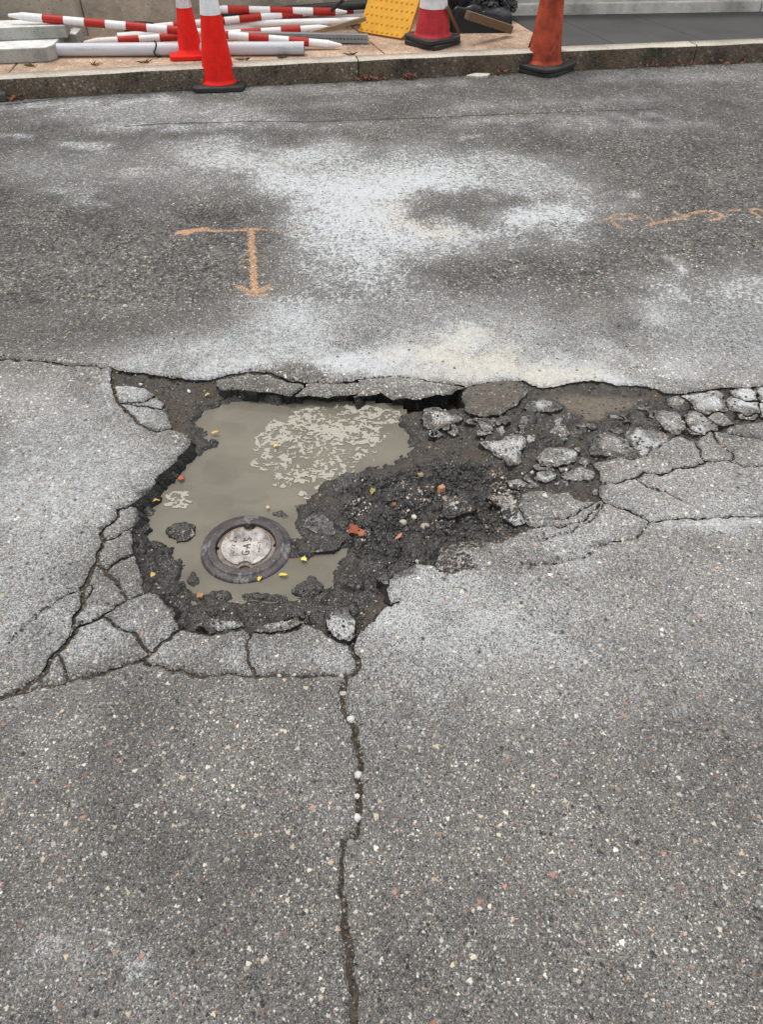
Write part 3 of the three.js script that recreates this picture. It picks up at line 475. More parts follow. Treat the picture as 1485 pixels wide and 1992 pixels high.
const NX = GX.length, ND = GD.length, SD = new Float32Array(NX * ND);
const bumpY = (x, d) => (fbm(x * 3 + 50, d * 3, 2) - 0.5) * 0.006 + (vn(x * 30, d * 30 + 40) - 0.5) * 0.0022 + (vn(x * 85, d * 85 + 11) - 0.5) * 0.0016;
{
  const fx0 = GX.indexOf(GX.find((x) => Math.abs(x - X0) < 1e-6)), fd0 = GD.indexOf(GD.find((d) => Math.abs(d - D0) < 1e-6)), NF = Math.round((X1 - X0) / ST4), MF = Math.round((D1 - D0) / ST4);
  for (let j = 0; j < ND; j++) for (let i = 0; i < NX; i++) SD[j * NX + i] = Math.min(1, kerbD(GX[i]) + 0.012 - GD[j]);
  const wx = new Float32Array((NF + 1) * (MF + 1)), wd = new Float32Array((NF + 1) * (MF + 1));
  for (let j = 0; j <= MF; j++) for (let i = 0; i <= NF; i++) {
    const x = GX[fx0 + i], d = GD[fd0 + j], k = j * (NF + 1) + i;
    wx[k] = x + (vn(x * 38, d * 38) - 0.5) * 0.013 + (vn(x * 120, d * 120) - 0.5) * 0.006; wd[k] = d + (vn(x * 38 + 70, d * 38) - 0.5) * 0.013 + (vn(x * 120 + 30, d * 120) - 0.5) * 0.006;
  }
  const each = (bb, f) => {
    for (let j = Math.max(0, Math.floor((bb[1] - D0) / ST4)); j <= Math.min(MF, Math.ceil((bb[3] - D0) / ST4)); j++) for (let i = Math.max(0, Math.floor((bb[0] - X0) / ST4)); i <= Math.min(NF, Math.ceil((bb[2] - X0) / ST4)); i++) f((fd0 + j) * NX + fx0 + i, wx[j * (NF + 1) + i], wd[j * (NF + 1) + i]);
  };
  each(box(HOLE, 0.06), (k, x, d) => { const q = -polyDist(HOLE, x, d); if (q < 0.05) SD[k] = Math.min(SD[k], q); });
  for (const [crop, w0, w1, pts] of CRACKS) {
    const p = W(crop, pts); let total = 0; const acc = [0]; for (let i = 1; i < p.length; i++) acc.push(total += Math.hypot(p[i][0] - p[i - 1][0], p[i][1] - p[i - 1][1]));
    for (let i = 1; i < p.length; i++) each(box([p[i - 1], p[i]], 0.05), (k, x, d) => {
      const [q, t] = segDist(x, d, p[i - 1], p[i]), hw = 0.0005 * mix(w0, w1, (acc[i - 1] + (acc[i] - acc[i - 1]) * t) / total);
      const ex = x < X0 + 0.06 ? (X0 + 0.06 - x) * 0.4 : x > X1 - 0.06 ? (x - X1 + 0.06) * 0.4 : d < D0 + 0.05 ? (D0 + 0.05 - d) * 0.4 : 0;   // cracks end inside the fine part of the grid
      if (q < 0.04) SD[k] = Math.min(SD[k], q - hw + ex);
    });
  }
  for (const P of PIECES) each(box(P.poly, 0.03), (k, x, d) => { const q = Math.min(polyDist(P.poly, x, d), -SD[k] - 0.005); if (q > -0.03) SD[k] = Math.max(SD[k], q); });
}
// connected parts
const LAB = new Int32Array(NX * ND).fill(-1), PARTS = [];
for (let s = 0; s < NX * ND; s++) {
  if (SD[s] <= 0 || LAB[s] >= 0) continue;
  const id = PARTS.length, q = [s]; LAB[s] = id; let n = 0, sx = 0, sd = 0;
  while (q.length) { const k = q.pop(), i = k % NX, j = k / NX | 0; n++; sx += GX[i]; sd += GD[j]; for (const m of [i > 0 ? k - 1 : -1, i < NX - 1 ? k + 1 : -1, j > 0 ? k - NX : -1, j < ND - 1 ? k + NX : -1]) if (m >= 0 && SD[m] > 0 && LAB[m] < 0) { LAB[m] = id; q.push(m); } }
  PARTS.push({ id, n, cx: sx / n, cd: sd / n, h: -0.001 - 0.005 * R(), tx: (R() - 0.5) * 0.045, td: (R() - 0.5) * 0.045, bw: 0.011, bv: 0.007, look: null });
}
{
  const main = PARTS.reduce((a, b) => a.n > b.n ? a : b); Object.assign(main, { h: 0, tx: 0, td: 0, main: true });
  const cell = (x, d) => { let i = Math.round((x - X0) / ST4) + GX.findIndex((v) => Math.abs(v - X0) < 1e-6), j = Math.round((d - D0) / ST4) + GD.findIndex((v) => Math.abs(v - D0) < 1e-6); return LAB[j * NX + i]; };
  for (const P of PIECES) {
    const ids = new Map(), b = box(P.poly); for (let a = 0; a < 64; a++) { const x = mix(b[0], b[2], (a % 8 + 0.5) / 8), d = mix(b[1], b[3], ((a / 8 | 0) + 0.5) / 8); if (polyDist(P.poly, x, d) > 0.003) { const l = cell(x, d); if (l >= 0) ids.set(l, (ids.get(l) ?? 0) + 1); } }
    for (const [l, c] of ids) { const q = PARTS[l]; if (!q.main && polyDist(HOLE, q.cx, q.cd) > -0.008 && c > (q.best ?? 0) && (q.best = c)) Object.assign(q, { h: P.h, look: P.look, bw: P.look === 'dark' || P.look === 'scum' || P.look === 'mudlump' ? 0.024 : 0.006, bv: P.look === 'dark' || P.look === 'mudlump' ? 0.014 : 0.0035 }); }
  }
}
const FLAP = { cd: 2.13, x0: -0.33, x1: 0.35 };
const topY = (p, x, d, s) => {
  const t = 1 - clamp(s / p.bw), rel = p.main ? 0 : p.tx * (x - p.cx) + p.td * (d - p.cd);
  const fl = !p.main && !p.look && p.cd > 2.0 && p.cx > -0.45 && p.cx < 0.4 ? 0.014 * sstep(2.24, 2.10, d) : 0;
  const lump = p.look === 'dark' || p.look === 'scum' ? (fbm(x * 45, d * 45, 3) - 0.45) * 0.014 : 0;
  return p.h + rel + fl + bumpY(x, d) + lump - p.bv * t * t - (s < 0.05 ? 0.003 * (1 - s / 0.05) : 0);
};
const regionOf = (x, d) => { for (let r = 0; r < 3; r++) { const g = REG[r]; if (x > g.x0 && x < g.x1 && d > g.d0 && d < g.d1) return r; } return 3; };
const road = structure('road'), roadMeshes = [];
function buildPart(p, cells) {
  const pos = [], key = new Map(), faces = [[], [], [], [], []], edges = [];
  const corner = (i, j) => { const k = j * NX + i; if (!key.has(k)) { key.set(k, pos.length / 3); pos.push(GX[i], topY(p, GX[i], GD[j], SD[k]), -GD[j]); } return key.get(k); };
  const cross = (i, j, a, b) => {                                     // where the outline cuts the edge between two grid points
    const k0 = j * NX + i, k1 = b * NX + a, id = -1 - (k0 < k1 ? k0 * 4 + (a !== i ? 1 : 2) : k1 * 4 + (a !== i ? 1 : 2));
    if (!key.has(id)) { const t = SD[k0] / (SD[k0] - SD[k1]), x = mix(GX[i], GX[a], t), d = mix(GD[j], GD[b], t); key.set(id, pos.length / 3); pos.push(x, topY(p, x, d, 0), -d); }
    return key.get(id);
  };
  for (const c of cells) {
    const i = c % NX, j = c / NX | 0, C = [[i, j], [i + 1, j], [i + 1, j + 1], [i, j + 1]], inn = C.map(([a, b]) => LAB[b * NX + a] === p.id), n = inn.filter(Boolean).length;
    const reg = regionOf((GX[i] + GX[i + 1]) / 2, (GD[j] + GD[j + 1]) / 2), F = faces[reg];
    const polys = [];
    if (n === 2 && inn[0] === inn[2]) { for (let q = 0; q < 4; q++) if (inn[q]) { const a = C[q], b = C[(q + 1) % 4], z = C[(q + 3) % 4]; polys.push([[corner(...a), 0], [cross(...a, ...b), 1], [cross(...a, ...z), 0]]); } }
    else {
      const poly = [];
      for (let q = 0; q < 4; q++) { const a = C[q], b = C[(q + 1) % 4]; if (inn[q]) poly.push([corner(...a), 0]); if (inn[q] && !inn[(q + 1) % 4]) poly.push([cross(...a, ...b), 1]); if (!inn[q] && inn[(q + 1) % 4]) poly.push([cross(...b, ...a), 0]); }
      polys.push(poly);
    }
    for (const poly of polys) {
      if (poly.length === 4) { F.push(poly[0][0], poly[1][0], poly[2][0], poly[0][0], poly[2][0], poly[3][0]); } else for (let q = 2; q < poly.length; q++) F.push(poly[0][0], poly[q - 1][0], poly[q][0]);
      for (let q = 0; q < poly.length; q++) if (poly[q][1]) edges.push([poly[q][0], poly[(q + 1) % poly.length][0]]);
    }
  }
  // smooth normals of the top
  const nor = new Float32Array(pos.length);
  for (const F of faces) for (let q = 0; q < F.length; q += 3) {
    const [a, b, c] = [F[q] * 3, F[q + 1] * 3, F[q + 2] * 3], ux = pos[b] - pos[a], uy = pos[b + 1] - pos[a + 1], uz = pos[b + 2] - pos[a + 2], vx = pos[c] - pos[a], vy = pos[c + 1] - pos[a + 1], vz = pos[c + 2] - pos[a + 2];
    const nx = uy * vz - uz * vy, ny = uz * vx - ux * vz, nz = ux * vy - uy * vx; for (const v of [a, b, c]) { nor[v] += nx; nor[v + 1] += ny; nor[v + 2] += nz; }
  }
  const P = [], N = [], U = [], I = [], groups = [];
  faces.forEach((F, r) => {
    if (!F.length) return;
    const seen = new Map(), start = I.length, g = REG[r];
    for (const v of F) {
      if (!seen.has(v)) {
        seen.set(v, P.length / 3); const x = pos[v * 3], y = pos[v * 3 + 1], z = pos[v * 3 + 2], l = Math.hypot(nor[v * 3], nor[v * 3 + 1], nor[v * 3 + 2]) || 1;
        P.push(x, y, z); N.push(nor[v * 3] / l, nor[v * 3 + 1] / l, nor[v * 3 + 2] / l);
        if (g) U.push((x - g.x0) / (g.x1 - g.x0), (-z - g.d0) / (g.d1 - g.d0)); else U.push(x, -z);
      }
      I.push(seen.get(v));
    }
    groups.push([start, I.length - start, r]);
  });
  const start = I.length, wall = new Map();
  const outN = new Map(); for (const [a, b] of edges) { const ex = pos[b * 3] - pos[a * 3], ez = pos[b * 3 + 2] - pos[a * 3 + 2], l = Math.hypot(ex, ez) || 1; for (const v of [a, b]) { const o = outN.get(v) ?? [0, 0]; o[0] += -ez / l; o[1] += ex / l; outN.set(v, o); } }
  const lean = new Map();
  const leanOf = (v) => { if (!lean.has(v)) { const x = pos[v * 3], d = -pos[v * 3 + 2]; let q = 0; if (x > X0 && x < X1 && d > D0 && d < D1 && !p.look && Math.abs(polyDist(HOLE, x, d)) < 0.016) q = d > 2.0 && x > -0.42 && x < 0.33 ? -1 : d > 1.9 || x > 0.2 ? 0.25 : 1; if (p.look) q = 0.3; lean.set(v, q); } return lean.get(v); };
  const side = (v, row) => {                                          // the broken edge, going down
    const id = v * 4 + row; if (wall.has(id)) return wall.get(id);
    const x = pos[v * 3], y = pos[v * 3 + 1], d = -pos[v * 3 + 2], amp = !row ? 0 : leanOf(v) ? 0.007 : 0.0022, dep = [0, 0.014, 0.034, 0.11][row];
    const yy = y - dep, ax = (vn(x * 130 + row * 31, d * 130) - 0.5) * amp * 2, ad = (vn(x * 130, d * 130 + row * 57) - 0.5) * amp * 2, o = outN.get(v), ol = Math.hypot(o[0], o[1]) || 1, ln = leanOf(v) * [0, 0.010, 0.024, 0.03][row] * (0.6 + 0.8 * vn(x * 55, d * 55)), lx = o[0] / ol * ln, lz = o[1] / ol * ln;
    wall.set(id, P.length / 3); P.push(x + ax + lx, yy, -(d + ad) + lz); N.push(0, 1, 0); U.push(x + d * 0.7, yy * 1.3 + d * 0.3); return wall.get(id);
  };
  for (const [a, b] of edges) for (let r = 0; r < 3; r++) { const p0 = side(a, r), p1 = side(b, r), q0 = side(a, r + 1), q1 = side(b, r + 1); I.push(p0, q0, q1, p0, q1, p1); }
  if (I.length > start) {
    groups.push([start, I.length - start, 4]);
    const acc = new Float32Array(P.length), f = (k) => new THREE.Vector3(P[k * 3], P[k * 3 + 1], P[k * 3 + 2]);
    for (let q = start; q < I.length; q += 3) { const a = f(I[q]), n = f(I[q + 1]).sub(a).cross(f(I[q + 2]).sub(a)); for (const v of [I[q], I[q + 1], I[q + 2]]) { acc[v * 3] += n.x; acc[v * 3 + 1] += n.y; acc[v * 3 + 2] += n.z; } }
    for (const v of wall.values()) { const l = Math.hypot(acc[v * 3], acc[v * 3 + 1], acc[v * 3 + 2]) || 1; for (let c = 0; c < 3; c++) N[v * 3 + c] = acc[v * 3 + c] / l; }
  }
  const geo = new THREE.BufferGeometry();
  geo.setAttribute('position', new THREE.Float32BufferAttribute(P, 3)); geo.setAttribute('normal', new THREE.Float32BufferAttribute(N, 3)); geo.setAttribute('uv', new THREE.Float32BufferAttribute(U, 2)); geo.setIndex(I);
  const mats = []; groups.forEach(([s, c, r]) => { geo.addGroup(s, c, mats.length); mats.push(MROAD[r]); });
  const m = obj(p.main ? 'road_surface' : p.look === 'dark' || p.look === 'scum' || p.look === 'mudlump' ? 'broken_lump' : 'asphalt_chunk', geo, mats, road);
  roadMeshes.push(m); return m;
}
{
  const cells = PARTS.map(() => []);
  for (let j = 0; j < ND - 1; j++) for (let i = 0; i < NX - 1; i++) {
    const k = j * NX + i, ids = new Set([LAB[k], LAB[k + 1], LAB[k + NX], LAB[k + NX + 1]]); for (const l of ids) if (l >= 0) cells[l].push(k);
  }
  for (const p of PARTS) if (p.n >= 20) buildPart(p, cells[p.id]);
}
// ---------------------------------------------------------------- what lies in the hole and the cracks: dirt, silt, wet rubble
const BG = { x0: -1.44, x1: 1.44, d0: 0.22, d1: 2.52, w: 2048, h: 1792 };
const bstep = 0.01, bw = Math.ceil((BG.x1 - BG.x0) / bstep) + 2, bh = Math.ceil((BG.d1 - BG.d0) / bstep) + 2;
const inHoleOf = (v) => sstep(-0.02, 0.02, v);
const BF = ['hole', 'pond', 'rubble', 'wet', 'silt', 'halo'].map(() => new Float32Array(bw * bh));
const SILT = W('d', [[-60, 330], [120, 300], [300, 300], [560, 310], [700, 340], [640, 400], [560, 440], [400, 480], [300, 500], [240, 420], [60, 420]], -0.02);
for (let j = 0; j < bh; j++) for (let i = 0; i < bw; i++) {
  const x = BG.x0 + i * bstep, d = BG.d0 + j * bstep, k = j * bw + i, n = (fbm(x * 14, d * 14, 3) - 0.5) * 0.05;
  BF[0][k] = polyDist(HOLE, x, d);
  if (BF[0][k] < -0.1) { BF[1][k] = -1; continue; }
  BF[1][k] = polyDist(POND, x, d) + n * 0.6; BF[2][k] = sstep(-0.03, 0.03, polyDist(RUBBLE, x, d) + n); BF[3][k] = sstep(-0.02, 0.02, Math.max(polyDist(WETBAND, x, d), polyDist(POND, x, d) + 0.03) + n); BF[4][k] = sstep(-0.03, 0.03, polyDist(SILT, x, d) + n);
}
for (const P of PIECES) { const b = box(P.poly, 0.04); for (let j = Math.max(0, Math.floor((b[1] - BG.d0) / bstep)); j <= Math.min(bh - 1, (b[3] - BG.d0) / bstep); j++) for (let i = Math.max(0, Math.floor((b[0] - BG.x0) / bstep)); i <= Math.min(bw - 1, (b[2] - BG.x0) / bstep); i++) BF[5][j * bw + i] = Math.max(BF[5][j * bw + i], sstep(-0.032, -0.006, polyDist(P.poly, BG.x0 + i * bstep, BG.d0 + j * bstep))); }
const BL = new Float32Array(6);
function bedAt(x, d) {
  const gx = clamp((x - BG.x0) / bstep, 0, bw - 1.001), gy = clamp((d - BG.d0) / bstep, 0, bh - 1.001), i = gx | 0, j = gy | 0, u = gx - i, v = gy - j, k = j * bw + i;
  for (let c = 0; c < 6; c++) { const a = BF[c]; BL[c] = (a[k] * (1 - u) + a[k + 1] * u) * (1 - v) + (a[k + bw] * (1 - u) + a[k + bw + 1] * u) * v; }
  return BL;
}
function cells(x, y) { const i = Math.floor(x), j = Math.floor(y); let a = 9, b = 9, id = 0; for (let v = -1; v <= 1; v++) for (let u = -1; u <= 1; u++) { const dx = i + u + hash(i + u, j + v, 301) - x, dy = j + v + hash(i + u, j + v, 302) - y, q = Math.hypot(dx, dy); if (q < a) { b = a; a = q; id = hash(i + u, j + v, 303); } else if (q < b) b = q; } return [b - a, id]; }
function bedY(x, d) {
  const L = bedAt(x, d), inHole = sstep(-0.02, 0.03, L[0]), pond = sstep(-0.025, 0.055, L[1] + (vn(x * 24, d * 24) - 0.5) * 0.03);
  let y = mix(d < 1.02 ? -0.0115 : -0.016, mix(-0.027, -0.017, sstep(0.2, 0.4, x)), inHole), lumps = fbm(x * 26, d * 26, 4) - 0.5, fine = vn(x * 110, d * 110) - 0.5;
  y = mix(y, -0.036, L[3] * inHole); y = mix(y, -0.026, L[2] * inHole); y = mix(y, -0.022, L[4] * inHole);
  const broken = Math.max(L[3], L[2] * 0.8, L[5] * 0.6, 0.42 * (1 - L[4])) * inHole; if (broken > 0.05) { const wx = x + 0.02 * vn(x * 40, d * 40), wd = d + 0.02 * vn(x * 40 + 9, d * 40), [e1, id1] = cells(wx * 17, wd * 19), [e2, id2] = cells(wx * 46, wd * 50); y += broken * ((id1 - 0.45) * 0.016 - 0.013 * sstep(0.20, 0.0, e1) + (id2 - 0.5) * 0.007 - 0.004 * sstep(0.2, 0, e2)); }
  y += lumps * mix(0.014, 0.022, L[2]) * inHole * (1 - 0.6 * L[4]) + fine * mix(0.004, 0.009, L[2]) + (vn(x * 240, d * 240) - 0.5) * 0.002;
  if (L[1] < -0.004) y = Math.max(y, YW + 0.002 + 0.004 * inHole * sstep(0, 0.03, -L[1]));
  const lip = sstep(2.06, 2.12, d + 0.5 * 0) * sstep(-0.36, -0.30, x) * sstep(0.36, 0.28, x); y = mix(y, -0.085, lip * inHole * 0.0 + lip * (L[0] < 0.045 ? 1 : sstep(0.075, 0.045, L[0])));
  y = mix(y, -0.080 + lumps * 0.02, pond);
  return y;
}
{
  const g = BG, { w, h } = g, dx = (g.x1 - g.x0) / w, dd = (g.d1 - g.d0) / h, col = new Float32Array(w * h * 3), hgt = new Float32Array(w * h);
  for (let b = 0, k = 0; b < h; b++) for (let a = 0; a < w; a++, k++) { const n = hash(a, b, 31); col[k * 3] = col[k * 3 + 1] = col[k * 3 + 2] = -1 - n; hgt[k] = 0.25 * n; }
  const grit = [[0.16, 0.13, 0.10], [0.09, 0.08, 0.07], [0.22, 0.19, 0.16], [0.05, 0.047, 0.045], [0.12, 0.09, 0.07], [0.30, 0.27, 0.23], [0.07, 0.065, 0.06]];
  stones(col, hgt, w, h, g.x0, g.d0, dx, dd, [[0.0065, 0.55, 0.0010, 0.0024, grit, 21], [0.02, 0.55, 0.0018, 0.0042, grit, 22]]);
  const A = new Uint8Array(w * h * 4), B = new Uint8Array(w * h * 4);
  for (let b = 0, k = 0; b < h; b++) for (let a = 0; a < w; a++, k++) {
    const x = g.x0 + (a + 0.5) * dx, d = g.d0 + (b + 0.5) * dd, L = bedAt(x, d), f1 = vn(x * 500, d * 500), f2 = vn(x * 90, d * 90), f3 = fbm(x * 18, d * 18, 3);
    const wet = clamp(Math.max(L[3], L[2] * 0.9, sstep(-0.03, 0.0, L[1]), 0.9 * sstep(0.25, 0.75, L[5] + (f3 - 0.5) * 0.8), 0.8 * inHoleOf(L[0]) * (1 - L[4]) * sstep(0.43, 0.53, f3)) + (f2 - 0.5) * 0.3 * L[2]), silt = L[4] * (0.6 + 0.4 * f2), inHole = sstep(-0.02, 0.02, L[0]);
    let base = [mix(0.062, 0.088, inHole), mix(0.049, 0.072, inHole), mix(0.037, 0.057, inHole)];
    const q = (0.55 + 0.5 * f1 + 0.7 * (f3 - 0.35));
    base = base.map((c) => c * q); base = [mix(base[0], 0.19 * (0.8 + 0.4 * f1), silt * 0.8), mix(base[1], 0.165 * (0.8 + 0.4 * f1), silt * 0.8), mix(base[2], 0.135 * (0.8 + 0.4 * f1), silt * 0.8)];
    let c3 = base, hh = hgt[k] + 0.3 * f1;
    if (col[k * 3] >= 0) { c3 = [col[k * 3], col[k * 3 + 1], col[k * 3 + 2]]; if (silt > 0.4) c3 = c3.map((c, i) => mix(c, base[i], 0.7)); }
    const sludge = sstep(0.012, 0.06, L[1] + (f3 - 0.5) * 0.05); if (wet > 0) { const tar = [0.030, 0.0285, 0.027], keep = col[k * 3] >= 0 ? 0.55 : 0.22; c3 = c3.map((c, i) => mix(c, mix(tar[i] * (0.6 + 0.8 * f1), c * 0.45, keep), wet)); }
    if (sludge > 0) c3 = [mix(c3[0], 0.21, sludge), mix(c3[1], 0.192, sludge), mix(c3[2], 0.152, sludge)];
    A[k * 4] = enc(c3[0]); A[k * 4 + 1] = enc(c3[1]); A[k * 4 + 2] = enc(c3[2]); A[k * 4 + 3] = 255;
    B[k * 4] = clamp(hh) * 255; B[k * 4 + 1] = mix(0.95, 0.36, wet) * 255; B[k * 4 + 3] = 255;
  }
  const props = dataTex(B, w, h), mat = new THREE.MeshStandardMaterial({ map: dataTex(A, w, h, true), roughnessMap: props, bumpMap: props, bumpScale: 0.005, roughness: 1 });
  const s = 0.005, nx = Math.round((g.x1 - g.x0) / s), nd = Math.round((g.d1 - g.d0) / s), pos = [], uv = [], idx = [], fx = GX.findIndex((v) => Math.abs(v - X0) < 1e-6), fd = GD.findIndex((v) => Math.abs(v - D0) < 1e-6);
  const covered = (x, d) => { const i = Math.round((x - X0) / ST4) + fx, j = Math.round((d - D0) / ST4) + fd; return SD[Math.min(j, ND - 1) * NX + Math.min(i, NX - 1)] > 0.045; };
  const map = new Map(), at = (i, j) => { const k = j * (nx + 1) + i; if (!map.has(k)) { const x = g.x0 + i * s, d = g.d0 + j * s; map.set(k, pos.length / 3); pos.push(x, bedY(x, d), -d); uv.push((x - g.x0) / (g.x1 - g.x0), (d - g.d0) / (g.d1 - g.d0)); } return map.get(k); };
  for (let j = 0; j < nd; j++) for (let i = 0; i < nx; i++) {
    const x = g.x0 + i * s, d = g.d0 + j * s; if (covered(x, d) && covered(x + s, d + s)) continue;
    const p = at(i, j), q = at(i + 1, j), r = at(i + 1, j + 1), t = at(i, j + 1); idx.push(p, q, r, p, r, t);
  }
  const geo = new THREE.BufferGeometry(); geo.setAttribute('position', new THREE.Float32BufferAttribute(pos, 3)); geo.setAttribute('uv', new THREE.Float32BufferAttribute(uv, 2)); geo.setIndex(idx); geo.computeVertexNormals();
  obj('pothole_bed', geo, mat, road);
}
// ---------------------------------------------------------------- muddy water with a film of scum
{
  const b = box(POND, 0.04), s = 0.012, pos = [], uv = [], idx = [], nx = Math.ceil((b[2] - b[0]) / s), nd = Math.ceil((b[3] - b[1]) / s), map = new Map();
  const at = (i, j) => { const k = j * (nx + 1) + i; if (!map.has(k)) { map.set(k, pos.length / 3); const x = b[0] + i * s, d = b[1] + j * s; pos.push(x, YW, -d); uv.push((x - b[0]) / (b[2] - b[0]), (d - b[1]) / (b[3] - b[1])); } return map.get(k); };
  for (let j = 0; j < nd; j++) for (let i = 0; i < nx; i++) { if (polyDist(POND, b[0] + (i + 0.5) * s, b[1] + (j + 0.5) * s) < -0.035) continue; const p = at(i, j), q = at(i + 1, j), r = at(i + 1, j + 1), t = at(i, j + 1); idx.push(p, q, r, p, r, t); }
  const geo = new THREE.BufferGeometry(); geo.setAttribute('position', new THREE.Float32BufferAttribute(pos, 3)); geo.setAttribute('uv', new THREE.Float32BufferAttribute(uv, 2)); geo.setIndex(idx); geo.computeVertexNormals();
  const w = 512, h = 512, A = new Uint8Array(w * h * 4);
  for (let k = 0; k < w * h; k++) {
    const x = b[0] + (k % w + 0.5) / w * (b[2] - b[0]), d = b[1] + ((k / w | 0) + 0.5) / h * (b[3] - b[1]);
    const n = fbm(x * 9 + fbm(x * 7, d * 7, 2) * 1.5, d * 9, 4), m = vn(x * 160, d * 160), q = 0.80 + 0.42 * n + 0.05 * (m - 0.5), o = sstep(0.56, 0.66, fbm(x * 8 + 40, d * 11, 3));
    A[k * 4] = enc(mix(0.215, 0.195, o) * q); A[k * 4 + 1] = enc(mix(0.198, 0.178, o) * q); A[k * 4 + 2] = enc(mix(0.158, 0.140, o) * q); A[k * 4 + 3] = 255;
  }
  const water = obj('water', geo, new THREE.MeshPhysicalMaterial({ map: dataTex(A, w, h, true), roughness: 0.03, ior: 1.33, transparent: true, opacity: 0.76 })); tag(water, null, null, null, 'structure');
  water.userData.label = 'muddy brown water standing in the pothole';
}
function scum(name, poly, label, dens, seed, y, s = 0.0020) {       // lacy floating film, cut out of noise, 1 mm thick
  const b = box(poly, 0.01), nx = Math.ceil((b[2] - b[0]) / s), nd = Math.ceil((b[3] - b[1]) / s), v = new Float32Array((nx + 1) * (nd + 1));
  for (let j = 0; j <= nd; j++) for (let i = 0; i <= nx; i++) {
    const x = b[0] + i * s, d = b[1] + j * s, q = polyDist(poly, x, d) + (fbm(x * 22 + seed, d * 22, 3) - 0.5) * 0.09, wx = x + 0.012 * vn(x * 60, d * 60 + seed), wd = d + 0.012 * vn(x * 60 + seed, d * 60);
    const r1 = Math.abs(vn(wx * 80 + seed, wd * 100) - 0.5) * 2, r2 = Math.abs(vn(wx * 190, wd * 230 + seed) - 0.5) * 2, patch = fbm(x * 16 + seed * 3, d * 16, 3);
    v[j * (nx + 1) + i] = q < 0 ? -1 : 0.62 * fbm(wx * 84, wd * 112 + seed, 5) + 0.24 * (1 - r1) + 0.12 * (1 - r2) + (vn(x * 380, d * 380) - 0.5) * 0.10 - (0.600 - dens * 0.2 - 0.30 * (patch - 0.5) - 0.05 * (1 - sstep(0.0, 0.04, q)) + 0.12 * (1 - sstep(0, 0.012, q)));
  }
  const pos = [], idx = [], key = new Map();
  const pt = (x, d) => { pos.push(x, y - 0.0015 + vn(x * 90, d * 90) * 0.0006, -d); return pos.length / 3 - 1; };
  const cor = (i, j) => { const k = j * (nx + 1) + i; if (!key.has(k)) key.set(k, pt(b[0] + i * s, b[1] + j * s)); return key.get(k); };
  const crs = (i, j, a, c) => { const k0 = j * (nx + 1) + i, k1 = c * (nx + 1) + a, id = -1 - Math.min(k0, k1) * 2 - (a !== i ? 0 : 1); if (!key.has(id)) { const t = v[k0] / (v[k0] - v[k1]); key.set(id, pt(b[0] + mix(i, a, t) * s, b[1] + mix(j, c, t) * s)); } return key.get(id); };
  for (let j = 0; j < nd; j++) for (let i = 0; i < nx; i++) {
    const C = [[i, j], [i + 1, j], [i + 1, j + 1], [i, j + 1]], poly2 = [];
    for (let q = 0; q < 4; q++) { const a = C[q], c = C[(q + 1) % 4], ia = v[a[1] * (nx + 1) + a[0]] > 0, ic = v[c[1] * (nx + 1) + c[0]] > 0; if (ia) poly2.push(cor(...a)); if (ia !== ic) poly2.push(ia ? crs(...a, ...c) : crs(...c, ...a)); }
    for (let q = 2; q < poly2.length; q++) idx.push(poly2[0], poly2[q - 1], poly2[q]);
  }
  const n = pos.length / 3, full = [...pos], all = [...idx]; for (let k = 0; k < n; k++) full.push(pos[k * 3], pos[k * 3 + 1] - 0.0006, pos[k * 3 + 2]); for (let q = 0; q < idx.length; q += 3) all.push(idx[q] + n, idx[q + 2] + n, idx[q + 1] + n);
  const geo = new THREE.BufferGeometry(); geo.setAttribute('position', new THREE.Float32BufferAttribute(full, 3)); geo.setIndex(all); geo.computeVertexNormals();
  return tag(obj(name, geo, flat(0.50, 0.475, 0.405, 0.8, { transparent: true, opacity: 0.62 })), label, 'scum', null, 'stuff');
}
scum('water_scum', [...W('b', [[880, 520], [930, 440], [1050, 395], [1200, 335], [1485, 330]], YW), ...W('c', [[330, 345], [380, 380], [330, 440], [230, 560], [210, 640], [120, 700], [20, 750]], YW), ...W('b', [[1270, 800], [1130, 760], [1060, 815], [980, 805], [955, 740], [855, 700], [870, 610]], YW)], 'lacy off-white scum floating in the middle of the muddy puddle', 0.17, 5, YW + 0.003);
scum('water_scum', W('b', [[330, 905], [370, 850], [440, 835], [500, 880], [470, 915], [400, 925]], YW), 'small patch of pale scum at the left edge of the puddle', 0.2, 13, YW + 0.003);
scum('water_scum', W('g', [[1080, 60], [1130, 10], [1220, 60], [1290, 40], [1300, 110], [1180, 120], [1130, 90]], YW), 'pale scum fringe between the puddle and the wet lumps right of the cover', 0.28, 23, YW + 0.004);

